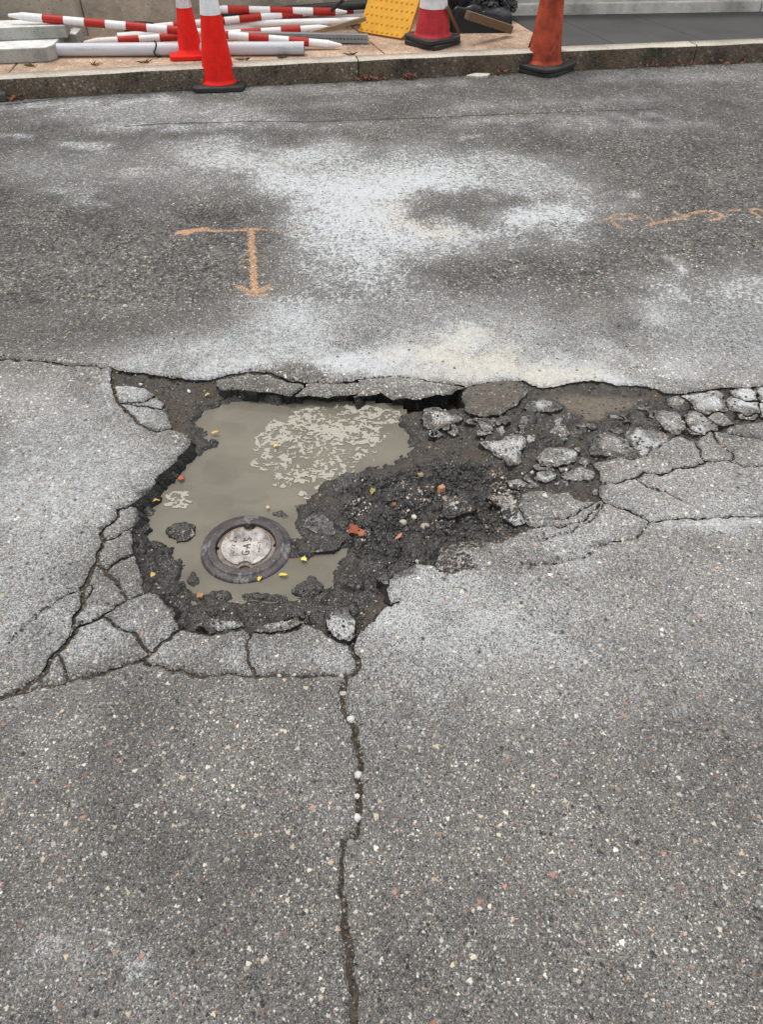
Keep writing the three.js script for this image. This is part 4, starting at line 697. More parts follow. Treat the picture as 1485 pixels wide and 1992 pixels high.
// ---------------------------------------------------------------- the gas valve cover
{
  const [cx, cd] = W('f', [[478, 1060]], -0.028)[0];
  const t = thing('valve_cover', 'round rusty iron gas valve cover in the muddy puddle', 'valve cover', [cx, -0.062, -cd]);
  const iron = speckle(512, 0.12, [0.062, 0.052, 0.055], [[0.004, 0.6, 0.0006, 0.0016, [[0.13, 0.11, 0.115], [0.05, 0.042, 0.045], [0.16, 0.10, 0.08]], 2], [0.014, 0.5, 0.001, 0.004, [[0.16, 0.145, 0.15], [0.06, 0.045, 0.045], [0.11, 0.075, 0.065]], 3]], { bump: 0.0020, rough: 0.34, mottle: 0.6, stain: [0.26, 0.245, 0.245], stainAt: 0.58, stainMix: 0.55 });
  const worn = speckle(512, 0.15, [0.39, 0.365, 0.345], [[0.004, 0.5, 0.0005, 0.0014, [[0.26, 0.22, 0.2], [0.48, 0.46, 0.44], [0.18, 0.14, 0.12]], 2], [0.014, 0.35, 0.001, 0.003, [[0.22, 0.15, 0.11], [0.5, 0.48, 0.46]], 3]], { bump: 0.0020, rough: 0.42, mottle: 0.7, stain: [0.16, 0.10, 0.068], stainAt: 0.50, stainMix: 0.75 });
  const worn2 = speckle(256, 0.12, [0.22, 0.18, 0.15], [[0.004, 0.5, 0.0005, 0.0014, [[0.16, 0.12, 0.10], [0.3, 0.27, 0.24]], 2]], { bump: 0.001, rough: 0.55, mottle: 0.5, stain: [0.10, 0.07, 0.055], stainAt: 0.5, stainMix: 0.6 });
  const rust = speckle(256, 0.1, [0.10, 0.07, 0.055], [[0.005, 0.6, 0.0008, 0.002, [[0.15, 0.10, 0.075], [0.06, 0.045, 0.04]], 2]], { bump: 0.001, rough: 0.65, mottle: 0.5 });
  const ring = (pts, m, name, seg = 96) => { const g = new THREE.LatheGeometry(pts.map(([r, y]) => new THREE.Vector2(r, y)), seg); const u = g.attributes.uv, p = g.attributes.position; for (let i = 0; i < u.count; i++) u.setXY(i, p.getX(i) + 0.3, p.getZ(i) + p.getY(i)); return obj(name, g, m, t); };
  ring([[0.0825, 0.0], [0.0827, 0.026], [0.0832, 0.0325], [0.0845, 0.0345], [0.088, 0.0350], [0.1035, 0.0345], [0.1065, 0.0315], [0.1085, 0.0285], [0.117, 0.0270], [0.1225, 0.0255], [0.1255, 0.021], [0.127, 0.012], [0.128, -0.03]], iron, 'frame_ring');
  ring([[0.0, 0.012], [0.0823, 0.012]], rust, 'seat');
  // lid: a disc with two deep hand holes and two small pick holes, cast letters
  const lidShape = (r, hole, small) => {
    const s = new THREE.Shape(), N = 240;
    for (let i = 0; i <= N; i++) {
      const a = i / N * Math.PI * 2; let x = Math.cos(a) * r, y = Math.sin(a) * r;
      for (const [hx, hy, hr] of [[0.0, r > 0.075 ? 0.0815 : 0.0745, hole], [0.005, r > 0.075 ? -0.0815 : -0.0745, hole], [-0.081, -0.006, small], [0.081, 0.008, small]]) { const dx = x - hx, dy = y - hy, q = Math.hypot(dx, dy); if (q < hr) { const k = Math.hypot(x, y), ux = x / k, uy = y / k, bq = ux * hx + uy * hy, cq = hx * hx + hy * hy - hr * hr, disc = bq * bq - cq; if (disc > 0) { const m = bq - Math.sqrt(disc); x = ux * m; y = uy * m; } } }
      if (i === 0) s.moveTo(x, y); else s.lineTo(x, y);
    }
    return s;
  };
  const disc = (r, hole, small, y, th, bev, name, m, par = t) => { const g = new THREE.ExtrudeGeometry(lidShape(r - bev, hole, small), { depth: th, bevelEnabled: true, bevelSize: bev, bevelThickness: bev, bevelSegments: 2, curveSegments: 48 }); g.rotateX(-Math.PI / 2); g.translate(0, y, 0); return obj(name, g, m, par); };
  disc(0.0812, 0.0175, 0.008, 0.0135, 0.0110, 0.0012, 'rim', worn2);
  const lid = disc(0.0690, 0.0215, 0.0, 0.0270, 0.0035, 0.0016, 'lid', worn);
  const font = await new FontLoader().loadAsync('fonts/droid/droid_sans_regular.typeface.json');
  const dark = flat(0.055, 0.042, 0.036, 0.6);
  const letters = (txt, size, x, stretch) => {
    const gs = [...txt].map((c) => { const g = new TextGeometry(c, { font, size, depth: 0.0016, curveSegments: 6, bevelEnabled: true, bevelSize: 0.0003, bevelThickness: 0.0003, bevelSegments: 1 }); g.computeBoundingBox(); const b = g.boundingBox; g.translate(-(b.min.x + b.max.x) / 2, 0, 0); return g; });
    gs.forEach((g, i) => { g.scale(1.0, 1, 1); g.translate((i - (txt.length - 1) / 2) * stretch, 0, 0); g.rotateX(-Math.PI / 2); g.rotateY(Math.PI / 2); g.translate(x, 0.0316, 0.002); obj('letter', g, dark, lid); });
  };
  letters('GAS', 0.0200, 0.012, 0.0250);
  const wornMarks = []; const rr = rng(4);                              // worn, unreadable cast marks either side of the word
  for (let i = 0; i < 26; i++) { const g = new RoundedBoxGeometry(0.0016 + rr() * 0.003, 0.0012, 0.0014 + rr() * 0.003, 1, 0.0004); g.rotateY(rr() * 3); const left = i < 15; g.translate((left ? -0.034 : 0.034) + (rr() - 0.5) * 0.009, 0.0326, (rr() - 0.5) * (left ? 0.062 : 0.05)); wornMarks.push(g); }
  obj('worn_casting', wornMarks, rust, lid);
  t.rotation.set(0.03, 0, -0.02);
}
// ---------------------------------------------------------------- loose stones, leaves
function rock(seed, detail = 1, squash = 0.7) {
  let g = new THREE.IcosahedronGeometry(1, detail); g.deleteAttribute('uv'); g.deleteAttribute('normal'); g = mergeVertices(g); const p = g.attributes.position, r = rng(seed), ox = r() * 50, v = new THREE.Vector3();
  for (let i = 0; i < p.count; i++) { v.fromBufferAttribute(p, i); const n = (detail ? 1 : 0.8 + 0.4 * r()) * (0.58 + 0.84 * fbm(v.x * 1.3 + ox + v.z, v.y * 1.3 + ox - v.z * 0.6, 2)); v.multiplyScalar(n); v.y *= squash; p.setXYZ(i, v.x, v.y, v.z); }
  g = g.toNonIndexed(); g.computeVertexNormals(); const uv = new Float32Array(g.attributes.position.count * 2); for (let i = 0; i < uv.length / 2; i++) { uv[i * 2] = g.attributes.position.getX(i); uv[i * 2 + 1] = g.attributes.position.getZ(i); } g.setAttribute('uv', new THREE.BufferAttribute(uv, 2)); return g;
}
const ROCKS = [1, 2, 3, 4].map((s) => rock(s * 13, s < 4 ? 0 : 1, 0.7));
function surfaceY(x, d) { const i = Math.round((x - X0) / ST4) + GX.findIndex((v) => Math.abs(v - X0) < 1e-6), j = Math.round((d - D0) / ST4) + GD.findIndex((v) => Math.abs(v - D0) < 1e-6), k = j * NX + i; if (x > X0 && x < X1 && d > D0 && d < D1 && SD[k] <= 0) return bedY(x, d); const p = LAB[k] >= 0 ? PARTS[LAB[k]] : null; return x > X0 && x < X1 && d > D0 && d < D1 && p ? topY(p, x, d, SD[k]) : bumpY(x, d); }
function scatter(name, label, category, n, place, size, palette, matOpts, geo, sink = 0.25) {
  const list = []; let guard = 0; while (list.length < n && guard++ < n * 30) { const p = place(); if (p) list.push(p); }
  const m = new THREE.InstancedMesh(geo, new THREE.MeshPhysicalMaterial({ color: 0xffffff, ...matOpts }), list.length), o = new THREE.Object3D(), c = new THREE.Color();
  list.forEach(([x, d, k = 1], i) => { const s = size() * k; o.position.set(x, surfaceY(x, d) + s * (0.6 - sink), -d); o.rotation.set(R() * 0.7 - 0.35, R() * 6.28, R() * 0.7 - 0.35); o.scale.set(s * (0.8 + 0.5 * R()), s * (0.75 + 0.4 * R()), s * (0.8 + 0.4 * R())); o.updateMatrix(); m.setMatrixAt(i, o.matrix); const q = palette[R() * palette.length | 0], l = 0.75 + 0.5 * R(); m.setColorAt(i, c.setRGB(q[0] * l, q[1] * l, q[2] * l)); });
  m.name = numbered(name); m.castShadow = m.receiveShadow = true; scene.add(m); return tag(m, label, category, null, 'stuff');
}
const inPoly = (poly, f = () => true) => { const b = box(poly); return () => { const x = mix(b[0], b[2], R()), d = mix(b[1], b[3], R()); return polyDist(poly, x, d) > 0 && f(x, d) ? [x, d] : null; }; };
scatter('wet_rubble', 'black wet asphalt crumbs heaped between the puddle and the cracked pieces', 'rubble', 5200, inPoly(RUBBLE, (x, d) => fbm(x * 20, d * 20, 3) > 0.40), () => 0.0020 + 0.0062 * R() ** 3, [[0.022, 0.021, 0.021], [0.032, 0.030, 0.029], [0.018, 0.018, 0.019], [0.045, 0.042, 0.04]], { roughness: 0.4 }, ROCKS[0], 0.45);
scatter('wet_rubble', 'dark damp crumbs spilling onto the cracked slabs right of the rubble', 'rubble', 900, inPoly(W('h', [[930, 380], [1060, 420], [1150, 480], [1260, 540], [1120, 610], [960, 640], [840, 650], [760, 640], [760, 580], [860, 470]]), (x, d) => fbm(x * 30, d * 30, 3) > 0.47), () => 0.0014 + 0.0045 * R() ** 3, [[0.028, 0.026, 0.025], [0.05, 0.042, 0.036], [0.02, 0.02, 0.02], [0.16, 0.12, 0.09]], { roughness: 0.6 }, ROCKS[1], 0.3);
scatter('gravel', 'tan and white grit strewn over the black rubble', 'gravel', 900, inPoly(RUBBLE, (x, d) => fbm(x * 17 + 9, d * 17, 3) > 0.50), () => 0.0018 + 0.0036 * R() ** 2, [[0.30, 0.25, 0.19], [0.22, 0.16, 0.11], [0.42, 0.38, 0.33], [0.14, 0.11, 0.09], [0.5, 0.47, 0.43], [0.18, 0.13, 0.10]], { roughness: 0.8 }, ROCKS[1]);
scatter('gravel', 'brown crumbs filling the small broken patch right of the hole', 'gravel', 260, inPoly(RUBBLE2), () => 0.0016 + 0.0035 * R() ** 2, [[0.07, 0.055, 0.05], [0.04, 0.036, 0.034], [0.14, 0.11, 0.095], [0.10, 0.08, 0.07]], { roughness: 0.8 }, ROCKS[2], 0.15);
{
  const shelf = inPoly(HOLE, (x, d) => { const L = bedAt(x, d); return L[1] < -0.005 && L[2] < 0.5; });
  scatter('gravel', 'brown grit lying on the muddy floor of the hole', 'gravel', 1700, shelf, () => 0.0012 + 0.0032 * R() ** 2, [[0.10, 0.08, 0.062], [0.06, 0.052, 0.045], [0.17, 0.14, 0.115], [0.30, 0.26, 0.22], [0.04, 0.037, 0.034]], { roughness: 0.85 }, ROCKS[3]);
  const lines4 = CRACKS.map(([crop, a, b, p]) => ({ p: W(crop, p), w: a })), pick = [];
  lines4.forEach((l) => l.p.slice(1).forEach((q, i) => pick.push([l.p[i], q, Math.hypot(q[0] - l.p[i][0], q[1] - l.p[i][1]) * l.w, l.w])));
  const tot = pick.reduce((s, p) => s + p[2], 0), along = () => { let t = R() * tot, k = 0; while (t > pick[k][2]) t -= pick[k++][2]; const [a, b, , w] = pick[k], u = R(); return [mix(a[0], b[0], u) + (R() - 0.5) * w * 0.0008, mix(a[1], b[1], u) + (R() - 0.5) * w * 0.0008]; };
  scatter('gravel', 'pale specks of grit on the wet black floor below the valve cover', 'gravel', 260, inPoly(WETBAND, (x, d) => { const L = bedAt(x, d); return L[1] < 0.01; }), () => 0.0012 + 0.0022 * R() ** 3, [[0.5, 0.47, 0.42], [0.35, 0.3, 0.25], [0.22, 0.18, 0.15]], { roughness: 0.8 }, ROCKS[1], 0.1);
  scatter('crack_grit', 'dark brown grit packed in the cracks of the road', 'grit', 3600, along, () => 0.0011 + 0.0032 * R() ** 2, [[0.06, 0.047, 0.036], [0.04, 0.033, 0.028], [0.11, 0.085, 0.065], [0.26, 0.22, 0.18], [0.035, 0.03, 0.027], [0.025, 0.022, 0.02]], { roughness: 0.9 }, ROCKS[0]);
  scatter('embedded_stone', 'pale and pink stones set in the worn near road surface', 'stones', 420, () => { const d = 0.3 + 1.0 * R(), x = (R() - 0.5) * 1.9; return SD[(Math.round((d - D0) / ST4) + GD.findIndex((v) => Math.abs(v - D0) < 1e-6)) * NX + Math.round((x - X0) / ST4) + GX.findIndex((v) => Math.abs(v - X0) < 1e-6)] > 0.02 ? [x, d, d > 0.9 ? 0.6 : 1] : null; }, () => 0.0022 + 0.0040 * R() ** 3, [[0.44, 0.42, 0.38], [0.50, 0.45, 0.36], [0.30, 0.17, 0.13], [0.36, 0.24, 0.18], [0.24, 0.24, 0.25], [0.52, 0.50, 0.47], [0.17, 0.15, 0.14]], { roughness: 0.8 }, ROCKS[1], 0.78);
}
// stones that can be picked out one by one: [px, py, size px, colour, label]
const pebbleGroup = 'loose pebbles in the long near crack';
function pebble(name, px, py, size, c, label, category, group, seed, squash = 0.75) {
  const [x, d] = ground(px, py, -0.005), depth = Math.hypot(d, H), r = size * depth / FOCAL / 2 * 0.84, g = rock(seed, size > 17 ? 1 : 0, squash); g.scale(r * (0.85 + 0.4 * hash(seed, 1, 1)), r, r * (0.8 + 0.3 * hash(seed, 2, 1))); g.rotateY(seed);
  const m = obj(name, g, flat(...c, 0.75)); m.position.set(x, surfaceY(x, d) + r * squash * 0.55, -d); return tag(m, label, category, group);
}
[[683, 1398, 20, [0.55, 0.55, 0.55], 'large white pebble in the near crack, topmost big one'], [697, 1506, 17, [0.55, 0.53, 0.50], 'white pebble in the near crack, second big one down'], [695, 1549, 13, [0.58, 0.54, 0.49], 'small cream pebble in the near crack between two larger white ones'], [695, 1589, 20, [0.60, 0.59, 0.57], 'white pebble in the near crack, lowest of the big ones'], [669, 1348, 16, [0.42, 0.40, 0.37], 'grey pebble at the head of the near crack, below the chunk corner'], [683, 1642, 20, [0.22, 0.215, 0.20], 'flat grey stone wedged beside the near crack where it kinks'], [664, 1313, 15, [0.46, 0.42, 0.37], 'tan pebble at the junction of the near crack and the cross crack'], [543, 1312, 10, [0.5, 0.49, 0.46], 'tiny white pebble in the cross crack below the hole, left one'], [573, 1311, 10, [0.5, 0.48, 0.45], 'tiny white pebble in the cross crack below the hole, right one'], [732, 1592, 16, [0.48, 0.42, 0.33], 'cream pebble on the road just right of the near crack']].forEach(([x, y, s, c, l], i) => pebble('pebble', x, y, s, c, l, 'pebble', undefined, 40 + i));
{ const [x, d] = ground(859, 948, -0.01), g = new RoundedBoxGeometry(0.022, 0.034, 0.016, 2, 0.003); const p = g.attributes.position; for (let i = 0; i < p.count; i++) p.setX(i, p.getX(i) * (1 - 6 * (p.getY(i) + 0.01)) + 0.1 * p.getY(i)); g.computeVertexNormals(); g.rotateY(0.5); const m = obj('brick_fragment', g, speckle(128, 0.06, [0.50, 0.26, 0.15], [[0.004, 0.5, 0.0006, 0.0014, [[0.6, 0.36, 0.22], [0.36, 0.17, 0.10]], 2]], { bump: 0.001 })); m.position.set(x, surfaceY(x, d) + 0.012, -d); tag(m, 'upright orange brick fragment on the black rubble', 'brick fragment'); }
0 && pebble('x', 859, 943, 21, [0.62, 0.33, 0.20], 'upright orange brick fragment on the black rubble', 'brick fragment', undefined, 61, 1.2);
[[866, 961, 16, [0.30, 0.25, 0.20], 'brown angular stone below the brick fragment'], [785, 1007, 20, [0.42, 0.39, 0.34], 'grey-white stone on the rubble right of the red leaf'], [806, 997, 13, [0.58, 0.54, 0.42], 'cream pebble on the rubble above the grey-white stone'], [828, 1013, 18, [0.34, 0.29, 0.22], 'tan stone on the rubble beside the grey chunk'], [815, 912, 14, [0.46, 0.41, 0.33], 'cream pebble at the upper edge of the black rubble'], [1061, 966, 13, [0.60, 0.56, 0.46], 'cream pebble on the cracked slab right of the rubble'], [767, 975, 14, [0.24, 0.09, 0.05], 'small dark red stone on the rubble'], [820, 921, 16, [0.30, 0.19, 0.12], 'reddish brown stone near the upper edge of the rubble'], [366, 752, 12, [0.66, 0.66, 0.64], 'white pebble on the dirt at the upper left corner of the hole'], [270, 737, 11, [0.62, 0.62, 0.6], 'white pebble in the dirt strip left of the hole'], [244, 600, 12, [0.6, 0.6, 0.58], 'lone white pebble on the dark far lane']].forEach(([x, y, s, c, l], i) => pebble('pebble', x, y, s, c, l, 'pebble', undefined, 70 + i));
function leaf(px, py, len, wid, turn, c, label, h) {                    // a curled dead leaf
  const [x, d] = ground(px, py, h ?? 0), k = Math.hypot(d, H) / FOCAL, L = len * k, Wd = wid * k, n = 8, pos = [], idx = [], sd = px * 0.37 + py;
  for (let i = 0; i <= n; i++) { const t = i / n, w = Wd * 0.5 * Math.sin(Math.PI * Math.pow(t, 0.8)) + 0.0004, curl = 0.22 * L * Math.sin(t * Math.PI * 0.9); for (const s of [-1, 0, 1]) pos.push((t - 0.5) * L, curl * (Wd > 0.6 * L ? 0.5 + 1.2 * vn(sd + i * 0.8, s * 0.9 + 5) : 1) + Math.abs(s) * Wd * (0.05 + 0.4 * vn(sd + s * 3, i * 0.7)), s * w * (0.7 + 0.6 * vn(sd, i * 1.3 + s)) + 0.06 * L * Math.sin(t * 3)); }
  for (let i = 0; i < n; i++) for (let s = 0; s < 2; s++) { const a = i * 3 + s, b = a + 3; idx.push(a, a + 1, b + 1, a, b + 1, b); }
  const g = new THREE.BufferGeometry(); g.setAttribute('position', new THREE.Float32BufferAttribute(pos, 3)); g.setIndex(idx); g.computeVertexNormals(); g.rotateY(turn);
  const m = obj('fallen_leaf', g, flat(...c, 0.7, { side: THREE.DoubleSide })); m.position.set(x, h ?? Math.max(surfaceY(x, d), YW) + 0.003, -d); return tag(m, label, 'leaf');
}
const YEL = [0.62, 0.50, 0.085], OCH = [0.55, 0.36, 0.10], RED = [0.42, 0.10, 0.045];
leaf(505, 1126, 14, 7, 1.3, YEL, 'yellow leaf floating just below the valve cover, left of the other', YW + 0.002);
leaf(552, 1120, 20, 7, -0.15, YEL, 'slim yellow leaf lying flat right below the valve cover', YW + 0.002);
leaf(592, 1090, 14, 11, -0.6, [0.66, 0.60, 0.16], 'pale yellow leaf right of the valve cover', YW + 0.003);
leaf(300, 976, 25, 7, 0.05, OCH, 'ochre leaf at the left shore of the puddle below the black slab edge', YW + 0.006);
leaf(419, 843, 18, 6, 0.2, OCH, 'ochre leaf on the mud at the upper left of the puddle', YW + 0.008);
leaf(404, 769, 12, 6, 0.7, [0.5, 0.36, 0.15], 'small tan leaf on the dirt under the broken lip', -0.024);
leaf(537, 868, 11, 8, 0.8, [0.62, 0.5, 0.16], 'small yellow leaf among the scum', YW + 0.005);
leaf(521, 988, 8, 8, 0.4, [0.6, 0.42, 0.2], 'tiny tan leaf above the valve cover', YW + 0.006);
leaf(353, 933, 14, 13, 0.3, RED, 'small red leaf floating near the left slab edge', YW + 0.002);
leaf(690, 1017, 30, 24, 0.5, [0.27, 0.065, 0.03], 'curled red-brown leaf at the edge of the black rubble');
leaf(700, 1026, 20, 15, 2.2, [0.36, 0.12, 0.055], 'orange scrap of leaf overlapping the curled red-brown one');
leaf(777, 1030, 26, 7, 0.9, [0.45, 0.18, 0.10], 'narrow orange leaf right of the curled red-brown one');
leaf(724, 943, 20, 9, 1.4, [0.30, 0.24, 0.05], 'olive leaf on the rubble above the curled red-brown one');
leaf(298, 1120, 12, 9, 1.1, [0.55, 0.36, 0.16], 'small tan leaf on the wet chunk left of the cover', -0.018);
leaf(390, 1160, 16, 12, 0.6, [0.40, 0.20, 0.09], 'brown leaf scrap in the muddy inlet below the cover', YW + 0.006);
// ---------------------------------------------------------------- kerb, pavement, wall, ground
const KH = 0.122, KW = 0.13;
const BEIGE = speckle(1024, 1.0, [0.511, 0.383, 0.263], [[0.0075, 0.85, 0.0014, 0.0034, [[0.653, 0.497, 0.341], [0.511, 0.355, 0.241], [0.398, 0.284, 0.199], [0.710, 0.596, 0.454], [0.312, 0.227, 0.170], [0.596, 0.398, 0.284]], 2], [0.02, 0.75, 0.004, 0.008, [[0.710, 0.596, 0.454], [0.341, 0.256, 0.199], [0.540, 0.369, 0.284], [0.781, 0.710, 0.596]], 3]], { bump: 0.004, mottle: 0.42, stain: [0.30, 0.215, 0.155], stainAt: 0.57, stainMix: 0.35 });
BEIGE.color.setRGB(0.92, 0.85, 0.86);
const NEWCON = speckle(512, 1.4, [0.060, 0.060, 0.058], [[0.011, 0.5, 0.001, 0.003, [[0.072, 0.071, 0.068], [0.052, 0.052, 0.052]], 2]], { bump: 0.0008, mottle: 0.22, rough: 0.75 });
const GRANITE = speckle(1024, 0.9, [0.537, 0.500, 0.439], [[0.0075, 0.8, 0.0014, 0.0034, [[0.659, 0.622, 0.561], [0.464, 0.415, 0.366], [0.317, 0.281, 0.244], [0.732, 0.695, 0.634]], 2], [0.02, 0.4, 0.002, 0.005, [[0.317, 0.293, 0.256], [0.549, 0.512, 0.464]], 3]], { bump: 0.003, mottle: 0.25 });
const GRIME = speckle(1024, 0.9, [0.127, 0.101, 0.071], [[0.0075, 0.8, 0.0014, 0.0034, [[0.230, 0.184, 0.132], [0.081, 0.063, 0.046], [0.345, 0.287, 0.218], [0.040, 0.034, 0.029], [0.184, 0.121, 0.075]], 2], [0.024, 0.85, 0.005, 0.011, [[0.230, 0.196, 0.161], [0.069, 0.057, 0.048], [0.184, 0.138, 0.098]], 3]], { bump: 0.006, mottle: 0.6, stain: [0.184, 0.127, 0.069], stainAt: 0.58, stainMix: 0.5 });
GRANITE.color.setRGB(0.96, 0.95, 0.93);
const CONC = speckle(1024, 1.3, [0.500, 0.481, 0.438], [[0.009, 0.6, 0.0012, 0.003, [[0.550, 0.525, 0.481], [0.450, 0.431, 0.388], [0.400, 0.375, 0.338]], 2], [0.03, 0.3, 0.002, 0.006, [[0.375, 0.356, 0.325], [0.575, 0.550, 0.500]], 3]], { bump: 0.003, mottle: 0.5, stain: [0.375, 0.319, 0.237], stainAt: 0.56, stainMix: 0.8 });
const WALLBROWN = speckle(1024, 1.3, [0.405, 0.352, 0.277], [[0.011, 0.6, 0.0014, 0.004, [[0.480, 0.420, 0.330], [0.330, 0.285, 0.225], [0.570, 0.510, 0.420]], 2], [0.04, 0.5, 0.003, 0.009, [[0.630, 0.578, 0.480], [0.300, 0.255, 0.195], [0.510, 0.435, 0.315]], 3]], { bump: 0.004, mottle: 0.5, stain: [0.630, 0.555, 0.420], stainAt: 0.58, stainMix: 0.5 });
{
  const kerb = structure('kerb'), cuts = [-8, -6.2, -4.4, -2.62, ground(697, 120, KH)[0], ground(1361, 91, KH)[0], 4.3, 6.4, 8.6];
  const steps = [];
  for (let s = 0; s < cuts.length - 1; s++) {
    const a = cuts[s] + 0.004, b = cuts[s + 1] - 0.004, n = 14, P = [], N2 = 0; const prof = [[0, -0.16], [0, KH - 0.016], [0.005, KH - 0.005], [0.014, KH], [KW, KH - 0.001], [KW, -0.16]];
    const faceG = [], topG = [];
    const strip = (k0, k1) => {
      const pos = [], uv = [], idx = []; let acc = 0;
      for (let k = k0; k <= k1; k++) { if (k > k0) acc += Math.hypot(prof[k][0] - prof[k - 1][0], prof[k][1] - prof[k - 1][1]); for (let i = 0; i <= n; i++) { const x = mix(a, b, i / n), wob = k === 1 || k === 2 ? (vn(x * 14, s * 7 + k) - 0.5) * 0.008 : 0, off = prof[k][0] + (k < 4 ? wob * 0.8 : 0), d = kerbD(x) + off; pos.push(x - 0.178 * off, prof[k][1] + wob * 0.5, -d); uv.push(x + s * 0.37, acc + s * 0.21); } }
      for (let k = 0; k < k1 - k0; k++) for (let i = 0; i < n; i++) { const p = k * (n + 1) + i, q = p + 1, r = q + n + 1, t = p + n + 1; idx.push(p, q, r, p, r, t); }
      const g = new THREE.BufferGeometry(); g.setAttribute('position', new THREE.Float32BufferAttribute(pos, 3)); g.setAttribute('uv', new THREE.Float32BufferAttribute(uv, 2)); g.setIndex(idx); g.computeVertexNormals(); return g;
    };
    const front = strip(0, 2), top = strip(2, 5);
    const caps = [a, b].map((x, e) => { const pts = prof.map(([o, y]) => [x - 0.178 * o, y, -(kerbD(x) + o)]), pos = [], idx = [], uv = []; pts.forEach((p) => { pos.push(...p); uv.push(p[2], p[1]); }); for (let i = 1; i < pts.length - 1; i++) idx.push(0, e ? i : i + 1, e ? i + 1 : i); const g = new THREE.BufferGeometry(); g.setAttribute('position', new THREE.Float32BufferAttribute(pos, 3)); g.setAttribute('uv', new THREE.Float32BufferAttribute(uv, 2)); g.setIndex(idx); g.computeVertexNormals(); return g; });
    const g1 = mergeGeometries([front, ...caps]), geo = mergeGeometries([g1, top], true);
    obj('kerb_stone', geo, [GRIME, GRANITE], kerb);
  }
  const pav = structure('sidewalk');
  const kb = (x) => kerbD(x) + KW + 0.004, wallPts = [[-9, 5.15], [-2.19, 6.54], [0.98, 7.25], [3.13, 7.41], [9, 7.95]];
  const wallD = (x) => { for (let i = 1; i < wallPts.length; i++) if (x <= wallPts[i][0] || i === wallPts.length - 1) { const [a, b] = wallPts[i - 1], [c, d] = wallPts[i]; return b + (d - b) * (x - a) / (c - a); } };
  const slab = (name, pts, m, y = KH - 0.002, th = 0.12) => {
    const s = new THREE.Shape(pts.map(([x, d]) => new THREE.Vector2(x, d))), g = new THREE.ExtrudeGeometry(s, { depth: th - 0.004, bevelEnabled: true, bevelSize: 0.004, bevelThickness: 0.004, bevelOffset: -0.004, bevelSegments: 1 });
    g.rotateX(-Math.PI / 2); g.translate(0, y - th, 0); return obj(name, g, m, pav);
  };
  const back = (x) => wallD(x) + 0.05, edge = (x0, x1, f, n = 8) => Array.from({ length: n + 1 }, (_, i) => { const x = mix(x0, x1, i / n); return [x, f(x)]; });
  // joints run across the pavement: [X at the kerb, X at the wall]
  const J = [[-7.5, -8.2], [-5.2, -5.9], [...[15, 39].map((px, i) => ground(px, i ? 116 : 141, KH)[0])], [...[750, 719].map((px, i) => ground(px, i ? 69 : 104, KH)[0])]];
  J[2] = [J[2][0], J[2][0] + (J[2][1] - J[2][0]) * 3.4]; J[3] = [J[3][0], J[3][0] + (J[3][1] - J[3][0]) * 2.6];
  const cross = (j) => [[j[0], kb(j[0])], [j[1], back(j[1])]];
  for (let i = 0; i < 3; i++) { const L = J[i], Rr = J[i + 1]; slab('paving_slab', [...edge(L[0] + 0.006, Rr[0] - 0.006, kb), ...edge(Rr[1] - 0.006, L[1] + 0.006, back)], BEIGE); }
  const e1 = ground(1030, 97, KH), e2 = ground(1038, 62, KH), e3 = ground(984, 30, KH);
  slab('paving_slab', [...edge(J[3][0] + 0.006, e1[0], kb), e2, [e3[0], e3[1]], [e3[0] - 0.12, back(e3[0])], ...edge(e3[0] - 0.14, J[3][1] + 0.006, back)], BEIGE);
  const c1 = [[1377, 79], [1239, 29.5]].map(([x, y]) => ground(x, y, KH)), c0 = [[1184, 79], [1097, 39]].map(([x, y]) => ground(x, y, KH));
  const ext = (c) => { const t = (back(c[1][0]) - c[0][1]) / (c[1][1] - c[0][1]); return [c[0][0] + (kb(c[0][0]) - c[0][1]) / (c[1][1] - c[0][1]) * (c[1][0] - c[0][0]), c[0][0] + (c[1][0] - c[0][0]) * t]; };
  const k0 = ext(c0), k1 = ext(c1);
  slab('concrete_panel', [...edge(e1[0] + 0.012, k0[0] - 0.003, kb), ...edge(k0[1] - 0.003, e3[0] - 0.08, back), [e3[0] + 0.012, e3[1]], [e2[0] + 0.012, e2[1]]], NEWCON, KH - 0.004);
  slab('concrete_panel', [...edge(k0[0] + 0.003, k1[0] - 0.004, kb), ...edge(k1[1] - 0.004, k0[1] + 0.003, back)], NEWCON, KH - 0.004);
  slab('concrete_panel', [...edge(k1[0] + 0.004, 8.4, kb), ...edge(8.4, k1[1] + 0.004, back)], NEWCON, KH - 0.004);
  // low wall behind the pavement
  const wall = structure('wall'); wall.userData = { label: 'long low stained concrete wall behind the pavement', category: 'wall' };
  const run = (x0, x1, m, h, name, th = 0.3, off = 0) => {
    const a = [x0, wallD(x0) - off], b = [x1, wallD(x1) - off], L = Math.hypot(b[0] - a[0], b[1] - a[1]), g = new RoundedBoxGeometry(L - 0.004, h, th, 2, 0.012), u = g.attributes.uv, p = g.attributes.position, n = g.attributes.normal;
    for (let i = 0; i < u.count; i++) u.setXY(i, p.getX(i) + (Math.abs(n.getX(i)) > 0.7 ? p.getZ(i) : 0) + x0, p.getY(i) + (Math.abs(n.getY(i)) > 0.7 ? p.getZ(i) : 0));
    const o = obj(name, g, m, wall); const an = Math.atan2(b[1] - a[1], b[0] - a[0]); o.rotation.y = an; o.position.set((a[0] + b[0]) / 2 - Math.sin(an) * th / 2, KH + h / 2 - 0.03, -((a[1] + b[1]) / 2 + Math.cos(an) * th / 2)); return o;
  };
